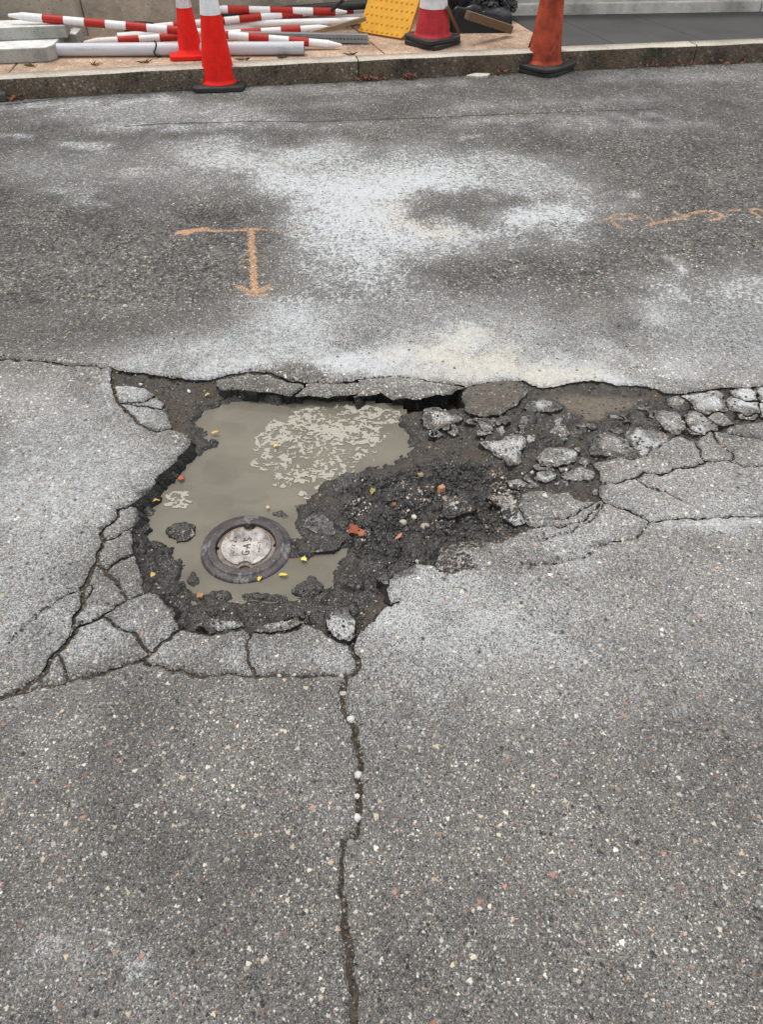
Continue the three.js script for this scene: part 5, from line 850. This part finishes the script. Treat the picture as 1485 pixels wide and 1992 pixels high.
  run(-9, -2.19, WALLBROWN, 0.95, 'wall_section'); run(-2.19, 0.62, WALLBROWN, 0.95, 'wall_section'); run(0.62, 0.98, CONC, 0.95, 'wall_section'); run(0.98, 3.13, CONC, 0.95, 'wall_section'); run(3.13, 9, CONC, 0.95, 'wall_section');
  run(0.62, 0.98, CONC, 0.105, 'wall_footing', 0.06, 0.03); run(0.98, 3.13, CONC, 0.105, 'wall_footing', 0.06, 0.03); run(3.13, 9, CONC, 0.105, 'wall_footing', 0.06, 0.03);
  const gr = new THREE.PlaneGeometry(900, 900); gr.rotateX(-Math.PI / 2); const gm = obj('ground', gr, flat(0.12, 0.115, 0.10, 0.95)); gm.position.y = -0.2; gm.userData.kind = 'structure';
}
// ---------------------------------------------------------------- things on the pavement
const V = (x, y, z) => new THREE.Vector3(x, y, z);
function rod(a, b, r, seg = 16, r2 = r) { const L = a.distanceTo(b), g = new THREE.CylinderGeometry(r2, r, L, seg, 1); g.applyQuaternion(new THREE.Quaternion().setFromUnitVectors(V(0, 1, 0), b.clone().sub(a).normalize())); const m = a.clone().add(b).multiplyScalar(0.5); g.translate(m.x, m.y, m.z); return g; }
function grimy(c, rough = 0.55, amt = 0.25, size = 256, metres = 0.5, dirt = [0.10, 0.08, 0.06]) { return speckle(size, metres, c, [[metres / 60, 0.25, metres / 900, metres / 260, [c.map((v) => v * 0.8), c.map((v) => Math.min(0.9, v * 1.12))], 2]], { bump: 0.0006, rough, spec: 0.45, mottle: amt, stain: dirt, stainAt: 0.66, stainMix: 0.5 }); }
const ORANGE = grimy([0.82, 0.016, 0.008], 0.6, 0.18, 512, 0.4, [0.36, 0.03, 0.02]), ORANGE2 = grimy([0.76, 0.02, 0.012], 0.62, 0.22, 512, 0.4, [0.30, 0.04, 0.025]);
const OLDORANGE = grimy([0.40, 0.070, 0.036], 0.75, 0.45, 512, 0.35, [0.11, 0.03, 0.02]), PINKRED = grimy([0.50, 0.035, 0.045], 0.6, 0.25, 256, 0.3, [0.32, 0.03, 0.035]);
const WHITE = grimy([0.84, 0.83, 0.83], 0.4, 0.14, 256, 0.3, [0.50, 0.46, 0.44]), DIRTYWHITE = grimy([0.70, 0.66, 0.66], 0.5, 0.25, 256, 0.25, [0.36, 0.22, 0.18]);
const RUBBER = speckle(256, 0.2, [0.028, 0.027, 0.027], [[0.008, 0.5, 0.0008, 0.002, [[0.04, 0.038, 0.036], [0.02, 0.02, 0.02]], 2]], { bump: 0.001, rough: 0.6, mottle: 0.4, stain: [0.075, 0.07, 0.063], stainAt: 0.6, stainMix: 0.5 });
function latheUV(pts, seg = 56) { const g = new THREE.LatheGeometry(pts.map(([r, y]) => new THREE.Vector2(r, y)), seg), u = g.attributes.uv, p = g.attributes.position; for (let i = 0; i < u.count; i++) u.setXY(i, u.getX(i) * 0.55, p.getY(i)); return g; }
function padShape(w, corner) { const s = new THREE.Shape(), h = w / 2; s.moveTo(-h + corner, -h); s.lineTo(h - corner, -h); s.quadraticCurveTo(h, -h, h, -h + corner); s.lineTo(h, h - corner); s.quadraticCurveTo(h, h, h - corner, h); s.lineTo(-h + corner, h); s.quadraticCurveTo(-h, h, -h, h - corner); s.lineTo(-h, -h + corner); s.quadraticCurveTo(-h, -h, -h + corner, -h); return s; }
function pad(w, corner, th, bev) { const g = new THREE.ExtrudeGeometry(padShape(w - bev * 2, corner), { depth: th - bev * 1.6, bevelEnabled: true, bevelSize: bev, bevelThickness: bev * 0.8, bevelSegments: 2, curveSegments: 6 }); g.rotateX(-Math.PI / 2); g.translate(0, bev * 0.8, 0); return g; }
// traffic cone standing at (x, d): base width, foot radius, top radius, height, collars [from, to]
function cone(label, px, py, y, o) {
  const [x, d] = ground(px, py, y), t = thing('traffic_cone', label, 'traffic cone', [x, y, -d]); t.rotation.y = o.turn ?? 0;
  const rAt = (h) => mix(o.r0, o.r1, (h - o.foot) / (o.h - o.foot));
  obj('body', latheUV([[o.r0 + 0.016, o.foot - 0.004], [o.r0 + 0.014, o.foot + 0.003], [o.r0 + 0.004, o.foot + 0.011], [o.r0, o.foot + 0.022], ...[0.2, 0.4, 0.6, 0.8].map((q) => [mix(o.r0, o.r1, q), mix(o.foot, o.h, q)]), [o.r1, o.h - 0.008], [o.r1 - 0.004, o.h], [o.r1 - 0.01, o.h], [o.r1 - 0.012, o.h - 0.02]]), o.mat, t);
  for (const [a, b] of o.collars) obj('collar', latheUV([[rAt(a) + 0.0005, a], [rAt(a) + 0.0026, a + 0.001], [rAt(b) + 0.0026, b - 0.001], [rAt(b) + 0.0005, b]]), o.white ?? WHITE, t);
  const nb = o.bases ?? 1; for (let i = 0; i < nb; i++) { const g = pad(o.base, o.corner ?? 0.04, o.foot / nb - 0.002, 0.007); g.rotateY(i ? 0.0 : (o.slip ?? 0)); g.translate(0, i * o.foot / nb, 0); if (i < nb - 1) g.translate(0.006, 0, -0.004); obj('base', g, o.baseMat ?? RUBBER, t); }
  return t;
}
cone('bright orange-red cone with white collar standing on the road against the kerb', 428, 166, 0, { base: 0.345, corner: 0.05, foot: 0.032, r0: 0.113, r1: 0.029, h: 0.71, collars: [[0.415, 0.515], [0.565, 0.69]], mat: ORANGE, turn: 0.1 });
cone('smaller orange cone with scuffed white collar on the pavement behind the bright one', 372, 108, KH, { base: 0.28, corner: 0.045, foot: 0.03, r0: 0.082, r1: 0.024, h: 0.5, collars: [[0.285, 0.42]], mat: ORANGE2, baseMat: ORANGE2, white: DIRTYWHITE, turn: 0.15 });
cone('weathered dark orange cone without collar on a double black base at the kerb', 1057, 135, 0, { base: 0.375, corner: 0.11, foot: 0.055, bases: 2, slip: 0.12, r0: 0.116, r1: 0.036, h: 0.91, collars: [[0.60, 0.70], [0.74, 0.86]], mat: OLDORANGE, turn: 0.76 });
cone('faded crimson cone with grimy white collar on a double black base beside the yellow panel', 841, 85, KH, { base: 0.315, corner: 0.05, foot: 0.06, bases: 2, slip: 0.22, r0: 0.121, r1: 0.034, h: 0.70, collars: [[0.225, 0.40], [0.46, 0.58]], mat: PINKRED, white: DIRTYWHITE, turn: 0.62 });

// striped barricade poles: end points in the photograph with their heights, band boundaries along the pole (white first)
const BANDRED = grimy([0.44, 0.035, 0.025], 0.45, 0.18, 256, 0.3, [0.25, 0.03, 0.025]), PVC = grimy([0.55, 0.56, 0.60], 0.4, 0.1, 256, 0.4, [0.34, 0.34, 0.34]);
function pole(label, a, b, r, ticks, firstRed) {
  const A = P3(...a), B = P3(...b), t = thing('striped_pole', label, 'barricade pole', [A.x, A.y, A.z], 'striped barricade poles heaped on the pavement'); const q = B.clone().sub(A);
  let red = firstRed; for (let i = 1; i < ticks.length; i++) { obj(red ? 'red_band' : 'white_band', rod(q.clone().multiplyScalar(ticks[i - 1]), q.clone().multiplyScalar(ticks[i]), red ? r + 0.0012 : r, 18), red ? BANDRED : WHITE, t); red = !red; }
  const dir = q.clone().normalize(); obj('end_tip', rod(q.clone(), q.clone().addScaledVector(dir, 0.09), r * 0.95, 12, r * 0.35), WHITE, t); obj('end_tip', rod(q.clone().multiplyScalar(0), dir.clone().multiplyScalar(-0.09), r * 0.95, 12, r * 0.35), WHITE, t);
  return t;
}
const even = (n) => Array.from({ length: n + 1 }, (_, i) => i / n);
pole('longest red and white pole, its left tip resting on the concrete slabs', [42, 32, 0.33], [640, 86, 0.152], 0.025, even(15), false);
pole('lowest red and white pole, lying just above the grey pipe', [188, 81, 0.16], [622, 55, 0.165], 0.024, even(11), false);
pole('topmost red and white pole, along the black pipe by the wall', [432, 18, 0.275], [652, 23, 0.235], 0.025, [0, 0.05, 0.235, 0.42, 0.62, 0.80, 1], false);
pole('red and white pole slanting up behind the front cone', [300, 53, 0.20], [655, 19, 0.24], 0.023, [0, 0.1, 0.2, 0.3, 0.375, 0.455, 0.575, 0.69, 0.805, 0.92, 1], false);
pole('short-looking red and white pole ending behind the yellow panel', [560, 33, 0.20], [740, 16, 0.22], 0.023, [0, 0.22, 0.48, 0.70, 1], true);
{
  const t = thing('white_pipe', 'long plain white pipe between the striped poles, running up to the yellow panel', 'pipe', P3(229, 73, 0.15).toArray()), q = P3(716, 33, 0.17).sub(P3(229, 73, 0.15));
  obj('tube', rod(V(0, 0, 0), q, 0.030, 20), WHITE, t);
  const t2 = thing('white_pipe', 'short white pipe beside the rear cone, above the long one', 'pipe', P3(345, 50, 0.17).toArray()), q2 = P3(700, 40, 0.20).sub(P3(345, 50, 0.17)); obj('tube', rod(V(0, 0, 0), q2, 0.022, 16), WHITE, t2);
  const g = thing('grey_pipe', 'thick light grey plastic pipe lying along the pavement front', 'pipe', P3(104, 97, KH + 0.041).toArray()), q3 = P3(592, 93.5, KH + 0.041).sub(P3(104, 97, KH + 0.041)), tube = rod(V(0, 0, 0), q3, 0.040, 32); obj('tube', tube, PVC, g);
  const d3 = q3.clone().normalize(); obj('bore_shade', rod(q3.clone(), q3.clone().addScaledVector(d3, 0.0012), 0.034, 24), flat(0.03, 0.03, 0.03), g);  // dark disc on the solid end stands in for shade inside the pipe
  // loop of black cord round the pipe
  const at = P3(304, 95, KH + 0.041), c = []; for (let i = 0; i <= 40; i++) { const a = i / 40 * Math.PI * 2; c.push(V(0.012 * Math.sin(a * 2) + 0.028 * Math.max(0, -Math.sin(a)), 0.046 * Math.sin(a) * (Math.sin(a) < 0 ? 0.86 : 1), 0.047 * Math.cos(a) + (Math.sin(a) < 0 ? 0.03 : 0))); }
  const cord = thing('cord', 'loop of black cord round the grey pipe, left of the rear cone', 'cord', at.toArray()); obj('loop', new THREE.TubeGeometry(new THREE.CatmullRomCurve3(c, true), 80, 0.0055, 8, true), flat(0.015, 0.015, 0.017, 0.6), cord);
  const bp = thing('black_pipe', 'black plastic pipe along the foot of the wall', 'pipe', P3(240, 53, 0.165).toArray()), o = P3(240, 53, 0.165), pts = [[240, 53, 0.165], [345, 39, 0.185], [450, 29, 0.21], [560, 20, 0.24], [650, 13, 0.26], [735, 8, 0.27]].map((p) => P3(...p).sub(o)); obj('tube', new THREE.TubeGeometry(new THREE.CatmullRomCurve3(pts), 60, 0.030, 16), flat(0.02, 0.021, 0.022, 0.5), bp);
  const st = thing('black_strap', 'black strap crossing the black pipe near the yellow panel', 'strap', P3(644, 22, 0.255).toArray()), q4 = P3(668, 0, 0.33).sub(P3(644, 22, 0.255)); obj('band', rod(V(0, 0, 0), q4, 0.013, 8), flat(0.015, 0.015, 0.016, 0.6), st);
}
// galvanised perforated post
{
  const a = P3(468, 70, KH + 0.045), b = P3(716, 75, KH + 0.03), t = thing('perforated_post', 'galvanised square post with a row of holes lying behind the grey pipe', 'steel post', a.toArray()), q = b.clone().sub(a), L = q.length(), s = 0.052, zinc = grimy([0.24, 0.25, 0.26], 0.45, 0.18, 256, 0.3, [0.14, 0.14, 0.14]);
  const n = Math.floor(L / 0.0254), sh = new THREE.Shape(); sh.moveTo(0, -s / 2); sh.lineTo(L, -s / 2); sh.lineTo(L, s / 2); sh.lineTo(0, s / 2); for (let i = 0; i < n; i++) { const h = new THREE.Path(); h.absarc(0.0127 + i * 0.0254, 0, 0.0062, 0, Math.PI * 2, true); sh.holes.push(h); }
  const face = () => new THREE.ExtrudeGeometry(sh, { depth: 0.003, bevelEnabled: false, curveSegments: 5 }), f1 = face(); f1.translate(0, 0, s / 2 - 0.003); const f2 = face(); f2.translate(0, 0, -s / 2);
  const top = new THREE.BoxGeometry(L, 0.003, s - 0.006); top.translate(L / 2, s / 2 - 0.0016, 0); const bot = new THREE.BoxGeometry(L, 0.003, s - 0.006); bot.translate(L / 2, -s / 2 + 0.0016, 0);
  const m = obj('tube', [f1, f2, top, bot], zinc, t); m.quaternion.setFromUnitVectors(V(1, 0, 0), q.normalize());
}
// wooden pieces
const WOOD = (() => { const w = 512, h = 128, A = new Uint8Array(w * h * 4), B = new Uint8Array(w * h * 4); for (let k = 0; k < w * h; k++) { const x = k % w, y = k / w | 0, n = fbm(x * 0.012, y * 0.22 + 3 * vn(x * 0.01, y * 0.02), 4), g = vn(x * 0.06, y * 0.9), q = 0.6 + 0.6 * n + 0.25 * (g - 0.5); A[k * 4] = enc(0.33 * q); A[k * 4 + 1] = enc(0.225 * q); A[k * 4 + 2] = enc(0.135 * q); A[k * 4 + 3] = 255; B[k * 4] = 255 * clamp(n); B[k * 4 + 1] = 220; B[k * 4 + 3] = 255; } const m = dataTex(A, w, h, true, true), p = dataTex(B, w, h, false, true); m.repeat.set(1.4, 6); p.repeat.set(1.4, 6); return new THREE.MeshStandardMaterial({ map: m, bumpMap: p, bumpScale: 0.003, roughness: 0.85 }); })();
const OLDWOOD = WOOD.clone(); OLDWOOD.color.setRGB(0.55, 0.52, 0.5);
function plank(name, label, a, b, w, th, mat, roll = 0) {
  const A = P3(...a), B = P3(...b), t = thing(name, label, 'plank', A.toArray()), q = B.clone().sub(A), L = q.length(), g = new RoundedBoxGeometry(L, th, w, 2, Math.min(th, w) * 0.12), u = g.attributes.uv, p = g.attributes.position;
  for (let i = 0; i < u.count; i++) u.setXY(i, p.getX(i), p.getZ(i) + p.getY(i)); g.rotateX(roll); g.translate(L / 2, 0, 0); const m = obj('board', g, mat, t); m.quaternion.setFromUnitVectors(V(1, 0, 0), q.normalize()); return t;
}
plank('wooden_stake', 'pale wooden stake leaning from the pavement up behind the yellow panel', [602, 66, KH + 0.02], [712, 36, 0.24], 0.035, 0.028, WOOD);
plank('wooden_plank', 'old wooden plank propped in front of the asphalt heap, sloping down to the right', [909, 29, 0.30], [994, 57, 0.165], 0.05, 0.055, OLDWOOD);
plank('wooden_stake', 'weathered thin stake leaning beside the crimson cone', [870, 14, 0.36], [894, 66, 0.165], 0.018, 0.024, OLDWOOD);
// concrete kerb slabs stacked at the left
{
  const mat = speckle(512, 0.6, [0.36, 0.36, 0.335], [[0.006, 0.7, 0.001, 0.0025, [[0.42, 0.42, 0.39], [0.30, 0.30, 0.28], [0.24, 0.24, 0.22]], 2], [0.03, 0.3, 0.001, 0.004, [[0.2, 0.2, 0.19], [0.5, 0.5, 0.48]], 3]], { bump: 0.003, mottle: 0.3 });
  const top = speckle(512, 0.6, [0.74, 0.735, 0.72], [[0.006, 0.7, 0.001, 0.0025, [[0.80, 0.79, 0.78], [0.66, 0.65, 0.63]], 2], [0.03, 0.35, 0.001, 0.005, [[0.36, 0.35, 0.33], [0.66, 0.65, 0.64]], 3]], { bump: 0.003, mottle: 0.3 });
  const block = (label, pts, y0, y1) => {
    const c = pts[0], t = thing('concrete_slab', label, 'concrete slab', [c[0], y0, -c[1]], 'pale concrete slabs stacked at the left end of the pavement'), s = new THREE.Shape(pts.map(([x, d]) => new THREE.Vector2(x - c[0], d - c[1])));
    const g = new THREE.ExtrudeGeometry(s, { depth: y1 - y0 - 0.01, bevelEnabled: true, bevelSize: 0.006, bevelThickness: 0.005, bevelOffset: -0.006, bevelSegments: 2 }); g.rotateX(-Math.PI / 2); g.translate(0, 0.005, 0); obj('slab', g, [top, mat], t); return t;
  };
  const G = (px, py, h) => ground(px, py, h), y1 = KH + 0.085, y2 = y1 + 0.002, y3 = y2 + 0.075;
  const fl = G(0, 97, y1), sh = (p, dx, dd) => [p[0] + dx, p[1] + dd], f2 = G(88, 92.5, y1), f3 = G(104, 87, y1), f4 = G(119, 71, y1);
  block('lower concrete slab with a clipped corner, its end against the grey pipe', [sh(fl, -0.7, -0.10), f2, f3, f4, sh(f4, -0.03, 0.12), sh(fl, -0.75, 0.30)], KH, y1);
  const g1 = G(0, 55, y3), g2 = G(125, 49.5, y3), g3 = G(128, 44, y3);
  block('upper concrete slab lying on the lower one at the left edge', [sh(g1, -0.7, -0.12), g2, g3, sh(g3, -0.02, 0.12), sh(g1, -0.75, 0.17)], y2, y3);
  const b0 = G(117, 67, KH + 0.075), b1 = G(147, 67, KH + 0.075), b2 = G(158, 55, KH + 0.075);
  block('small concrete block behind the two slabs', [b0, b1, b2, sh(b0, 0.03, 0.22)], KH, KH + 0.075);
}
// yellow tactile panel leaning back
{
  const A = P3(699, 62.5, KH + 0.004), B = P3(787, 77, KH + 0.004), t = thing('tactile_panel', 'bright yellow tactile paving panel with rows of studs, leaning back on the pavement', 'tactile panel', A.toArray()), ux = B.clone().sub(A), wdt = ux.length() + 0.03; ux.normalize();
  const fwd = V(ux.z, 0, -ux.x).normalize(); if (fwd.z > 0) fwd.negate(); const lean = 0.62, up = V(0, Math.cos(lean), 0).addScaledVector(fwd, Math.sin(lean)), nor = ux.clone().cross(up).normalize();
  const m = new THREE.Matrix4().makeBasis(ux, up, nor), yel = speckle(256, 0.3, [0.74, 0.37, 0.022], [[0.006, 0.5, 0.0006, 0.0016, [[0.80, 0.42, 0.03], [0.62, 0.30, 0.02]], 2], [0.02, 0.2, 0.0008, 0.002, [[0.40, 0.2, 0.03], [0.8, 0.45, 0.05]], 3]], { bump: 0.0008, rough: 0.5, mottle: 0.12 });
  const hgt = 0.50, c = 0.055, s = new THREE.Shape(); s.moveTo(0, 0); s.lineTo(wdt - c, 0); s.lineTo(wdt, c); s.lineTo(wdt, hgt); s.lineTo(0.0, hgt);
  const g = new THREE.ExtrudeGeometry(s, { depth: 0.012, bevelEnabled: true, bevelSize: 0.002, bevelThickness: 0.002, bevelOffset: -0.002, bevelSegments: 1 }); const o = obj('panel', g, yel, t); o.quaternion.setFromRotationMatrix(m);
  const studs = []; for (let j = 0; j < 9; j++) for (let i = 0; i < 9; i++) { const x = 0.03 + (i + (j % 2) * 0.5) * 0.0445, y = 0.022 + j * 0.054; if (x > wdt - 0.02 || (x > wdt - c && y < c)) continue; const d = new THREE.CylinderGeometry(0.0075, 0.012, 0.007, 12); d.rotateX(Math.PI / 2); d.translate(x, y, 0.0165); studs.push(d); }
  const so = obj('studs', studs, yel, t); so.quaternion.copy(o.quaternion); so.userData.kind = 'stuff';
}
// black sheet standing in for plank shade, asphalt heap, and stuff in the gutter
{
  const sheet = thing('shade_sheet', 'crumpled black sheet added as the dark shade under the plank and asphalt heap', 'shade sheet', P3(935, 64, KH).toArray()), n = 34, pos = [], idx = [];
  for (let j = 0; j <= n; j++) for (let i = 0; i <= n; i++) { const u = i / n - 0.5, v = j / n, x = u * 0.52 + 0.0, e = Math.min(1, (0.5 - Math.abs(u)) * 9) * Math.min(1, v * 30), z = -v * 0.55, y = e * (0.05 + 0.10 * fbm(u * 7, v * 6, 4) + 0.05 * (1 - 2 * Math.abs(u + 0.15))) + 0.03 * e * (Math.abs(vn(u * 18 + v * 9, v * 16) - 0.5)); pos.push(x - (1 - v) * 0.04 * Math.sin(u * 14), y, z); }
  for (let j = 0; j < n; j++) for (let i = 0; i < n; i++) { const a = j * (n + 1) + i; idx.push(a, a + 1, a + n + 2, a, a + n + 2, a + n + 1); }
  const g = new THREE.BufferGeometry(); g.setAttribute('position', new THREE.Float32BufferAttribute(pos, 3)); g.setIndex(idx); g.computeVertexNormals(); obj('sheet', g, flat(0.008, 0.008, 0.010, 0.28), sheet);
  const bag = thing('refuse_bag', 'glossy black bag standing between the crimson cone and the asphalt heap', 'bag', P3(893, 50, KH).toArray()); let bg = new THREE.IcosahedronGeometry(1, 5); bg.deleteAttribute('uv'); bg.deleteAttribute('normal'); bg = mergeVertices(bg); const p = bg.attributes.position, v = V(); for (let i = 0; i < p.count; i++) { v.fromBufferAttribute(p, i); const k = 0.8 + 0.25 * fbm(v.x * 2 + 4, v.y * 2 + v.z, 3) + 0.09 * Math.abs(vn(v.x * 6 + v.z * 3, v.y * 5) - 0.5); v.multiplyScalar(k); p.setXYZ(i, v.x * 0.11, (v.y + 0.85) * 0.20, v.z * 0.13); } bg.computeVertexNormals(); obj('bag', bg, flat(0.012, 0.012, 0.018, 0.3), bag);
  const heapC = P3(945, 25, 0.30), m = new THREE.InstancedMesh(ROCKS[2], new THREE.MeshPhysicalMaterial({ color: 0xffffff, roughness: 0.7 }), 520), o = new THREE.Object3D(), c = new THREE.Color();
  for (let i = 0; i < 520; i++) { const a = R() * 6.283, q = Math.sqrt(R()), x = Math.cos(a) * q * 0.22, z = Math.sin(a) * q * 0.16, top = 0.30 * (1 - q * q * 0.72), s = 0.012 + 0.030 * R() * R(); o.position.set(P3(948, 40, KH).x + x, KH + 0.02 + top * (0.55 + 0.45 * R()), P3(955, 40, KH).z - 0.02 + z); o.rotation.set(R() * 6, R() * 6, R() * 6); o.scale.set(s, s * 0.9, s); o.updateMatrix(); m.setMatrixAt(i, o.matrix); const l = 0.028 + 0.045 * R(); m.setColorAt(i, c.setRGB(l, l * 0.98, l * 0.95)); }
  m.name = 'asphalt_heap'; m.castShadow = m.receiveShadow = true; scene.add(m); tag(m, 'heap of loose dark asphalt lumps behind the old plank', 'asphalt heap', null, 'stuff');
  // dead leaves in the gutter
  const drop = (label, px, py, n, spread) => { const gs = []; const [x, d] = ground(px, py, 0.005); for (let i = 0; i < n; i++) { const g = new THREE.PlaneGeometry(0.010 + R() * 0.022, 0.007 + R() * 0.012, 3, 2), q = g.attributes.position; for (let k = 0; k < q.count; k++) q.setZ(k, (R() - 0.5) * 0.012); g.rotateX(-Math.PI / 2 + (R() - 0.5) * 1.2); g.rotateY(R() * 6); const xx = x + (R() + R() - 1) * spread, dd = kerbD(xx) - 0.008 - R() * 0.05; g.translate(xx, 0.006 + R() * 0.03, -dd); g.computeVertexNormals(); gs.push(g); } return tag(obj('dead_leaves', gs, flat(0.15 + 0.06 * R(), 0.060, 0.030, 0.8, { side: THREE.DoubleSide })), label, 'dead leaves', null, 'stuff'); };
  drop('heap of reddish dead leaves in the gutter below the kerb joint', 722, 155, 34, 0.13); drop('clump of orange-brown dead leaves in the gutter right of the kerb joint', 796, 152, 24, 0.06); drop('few dead leaves in the gutter left of the weathered cone', 975, 146, 14, 0.09); drop('few dead leaves in the gutter at the far left', 28, 192, 14, 0.10); drop('thin line of dead leaves along the gutter at the right', 1330, 125, 34, 0.6);
  const st = ground(931, 149, 0.006), fs = thing('stone_flake', 'flat pale stone flake lying in the gutter', 'stone flake', [st[0], 0.004, -st[1]]), sg = new THREE.ExtrudeGeometry(new THREE.Shape([[-0.085, -0.02], [0.0, -0.04], [0.06, -0.02], [0.08, 0.03], [-0.02, 0.035]].map(([x, y]) => new THREE.Vector2(x, y))), { depth: 0.012, bevelEnabled: true, bevelSize: 0.004, bevelThickness: 0.004, bevelSegments: 2 }); sg.rotateX(-Math.PI / 2); obj('flake', sg, GRANITE, fs);
  const db = ground(3, 195, 0), dk = thing('stone_block', 'dark stone block in the gutter at the left edge', 'stone block', [db[0] - 0.06, 0, -db[1]]), dg = new RoundedBoxGeometry(0.2, 0.055, 0.12, 3, 0.015); dg.rotateY(0.2); dg.translate(0, 0.025, 0); obj('block', dg, speckle(256, 0.4, [0.10, 0.095, 0.09], [[0.006, 0.7, 0.001, 0.0025, [[0.13, 0.12, 0.11], [0.07, 0.065, 0.06]], 2]], { bump: 0.004 }), dk);
  // weeds in the joint behind the kerb
  [[62, 129, 'weed sprouting in the pavement joint nearest the left edge'], [186, 127, 'weed sprouting in the pavement front, left of the rear cone'], [281, 122, 'bushy weed by the kerb just left of the rear cone'], [474, 117, 'weed by the kerb just right of the front cone'], [549, 113, 'small weed by the kerb below the grey pipe end'], [682, 107, 'weed by the kerb joint below the perforated post']].forEach(([px, py, label]) => {
    const w = thing('weed', label, 'weed', P3(px, py, KH - 0.002).toArray(), 'weeds sprouting along the back of the kerb'), gs = []; for (let i = 0; i < 26; i++) { const a = R() * 6.28, L = 0.008 + R() * 0.018, ln = 1.0 + R() * 1.0, g = new THREE.BufferGeometry(), dx = Math.cos(a), dz = Math.sin(a), b = 0.003; const x0 = (R() - 0.5) * 0.05, z0 = (R() - 0.5) * 0.02, P = [x0 - dz * b, 0, z0 + dx * b, x0 + dz * b, 0, z0 - dx * b, x0 + dx * L * ln * 0.6, L * 0.7, z0 + dz * L * ln * 0.6, x0 + dx * L * ln * 1.2, L * 0.75, z0 + dz * L * ln * 1.2]; g.setAttribute('position', new THREE.Float32BufferAttribute([P[0], P[1], P[2], P[3], P[4], P[5], P[6], P[7], P[8], P[3], P[4], P[5], P[9], P[10], P[11], P[6], P[7], P[8]], 3)); g.computeVertexNormals(); gs.push(g); }
    obj('leaves', gs, flat(0.13, 0.10, 0.05, 0.8, { side: THREE.DoubleSide }), w);
  });
}
renderer.render(scene, camera);
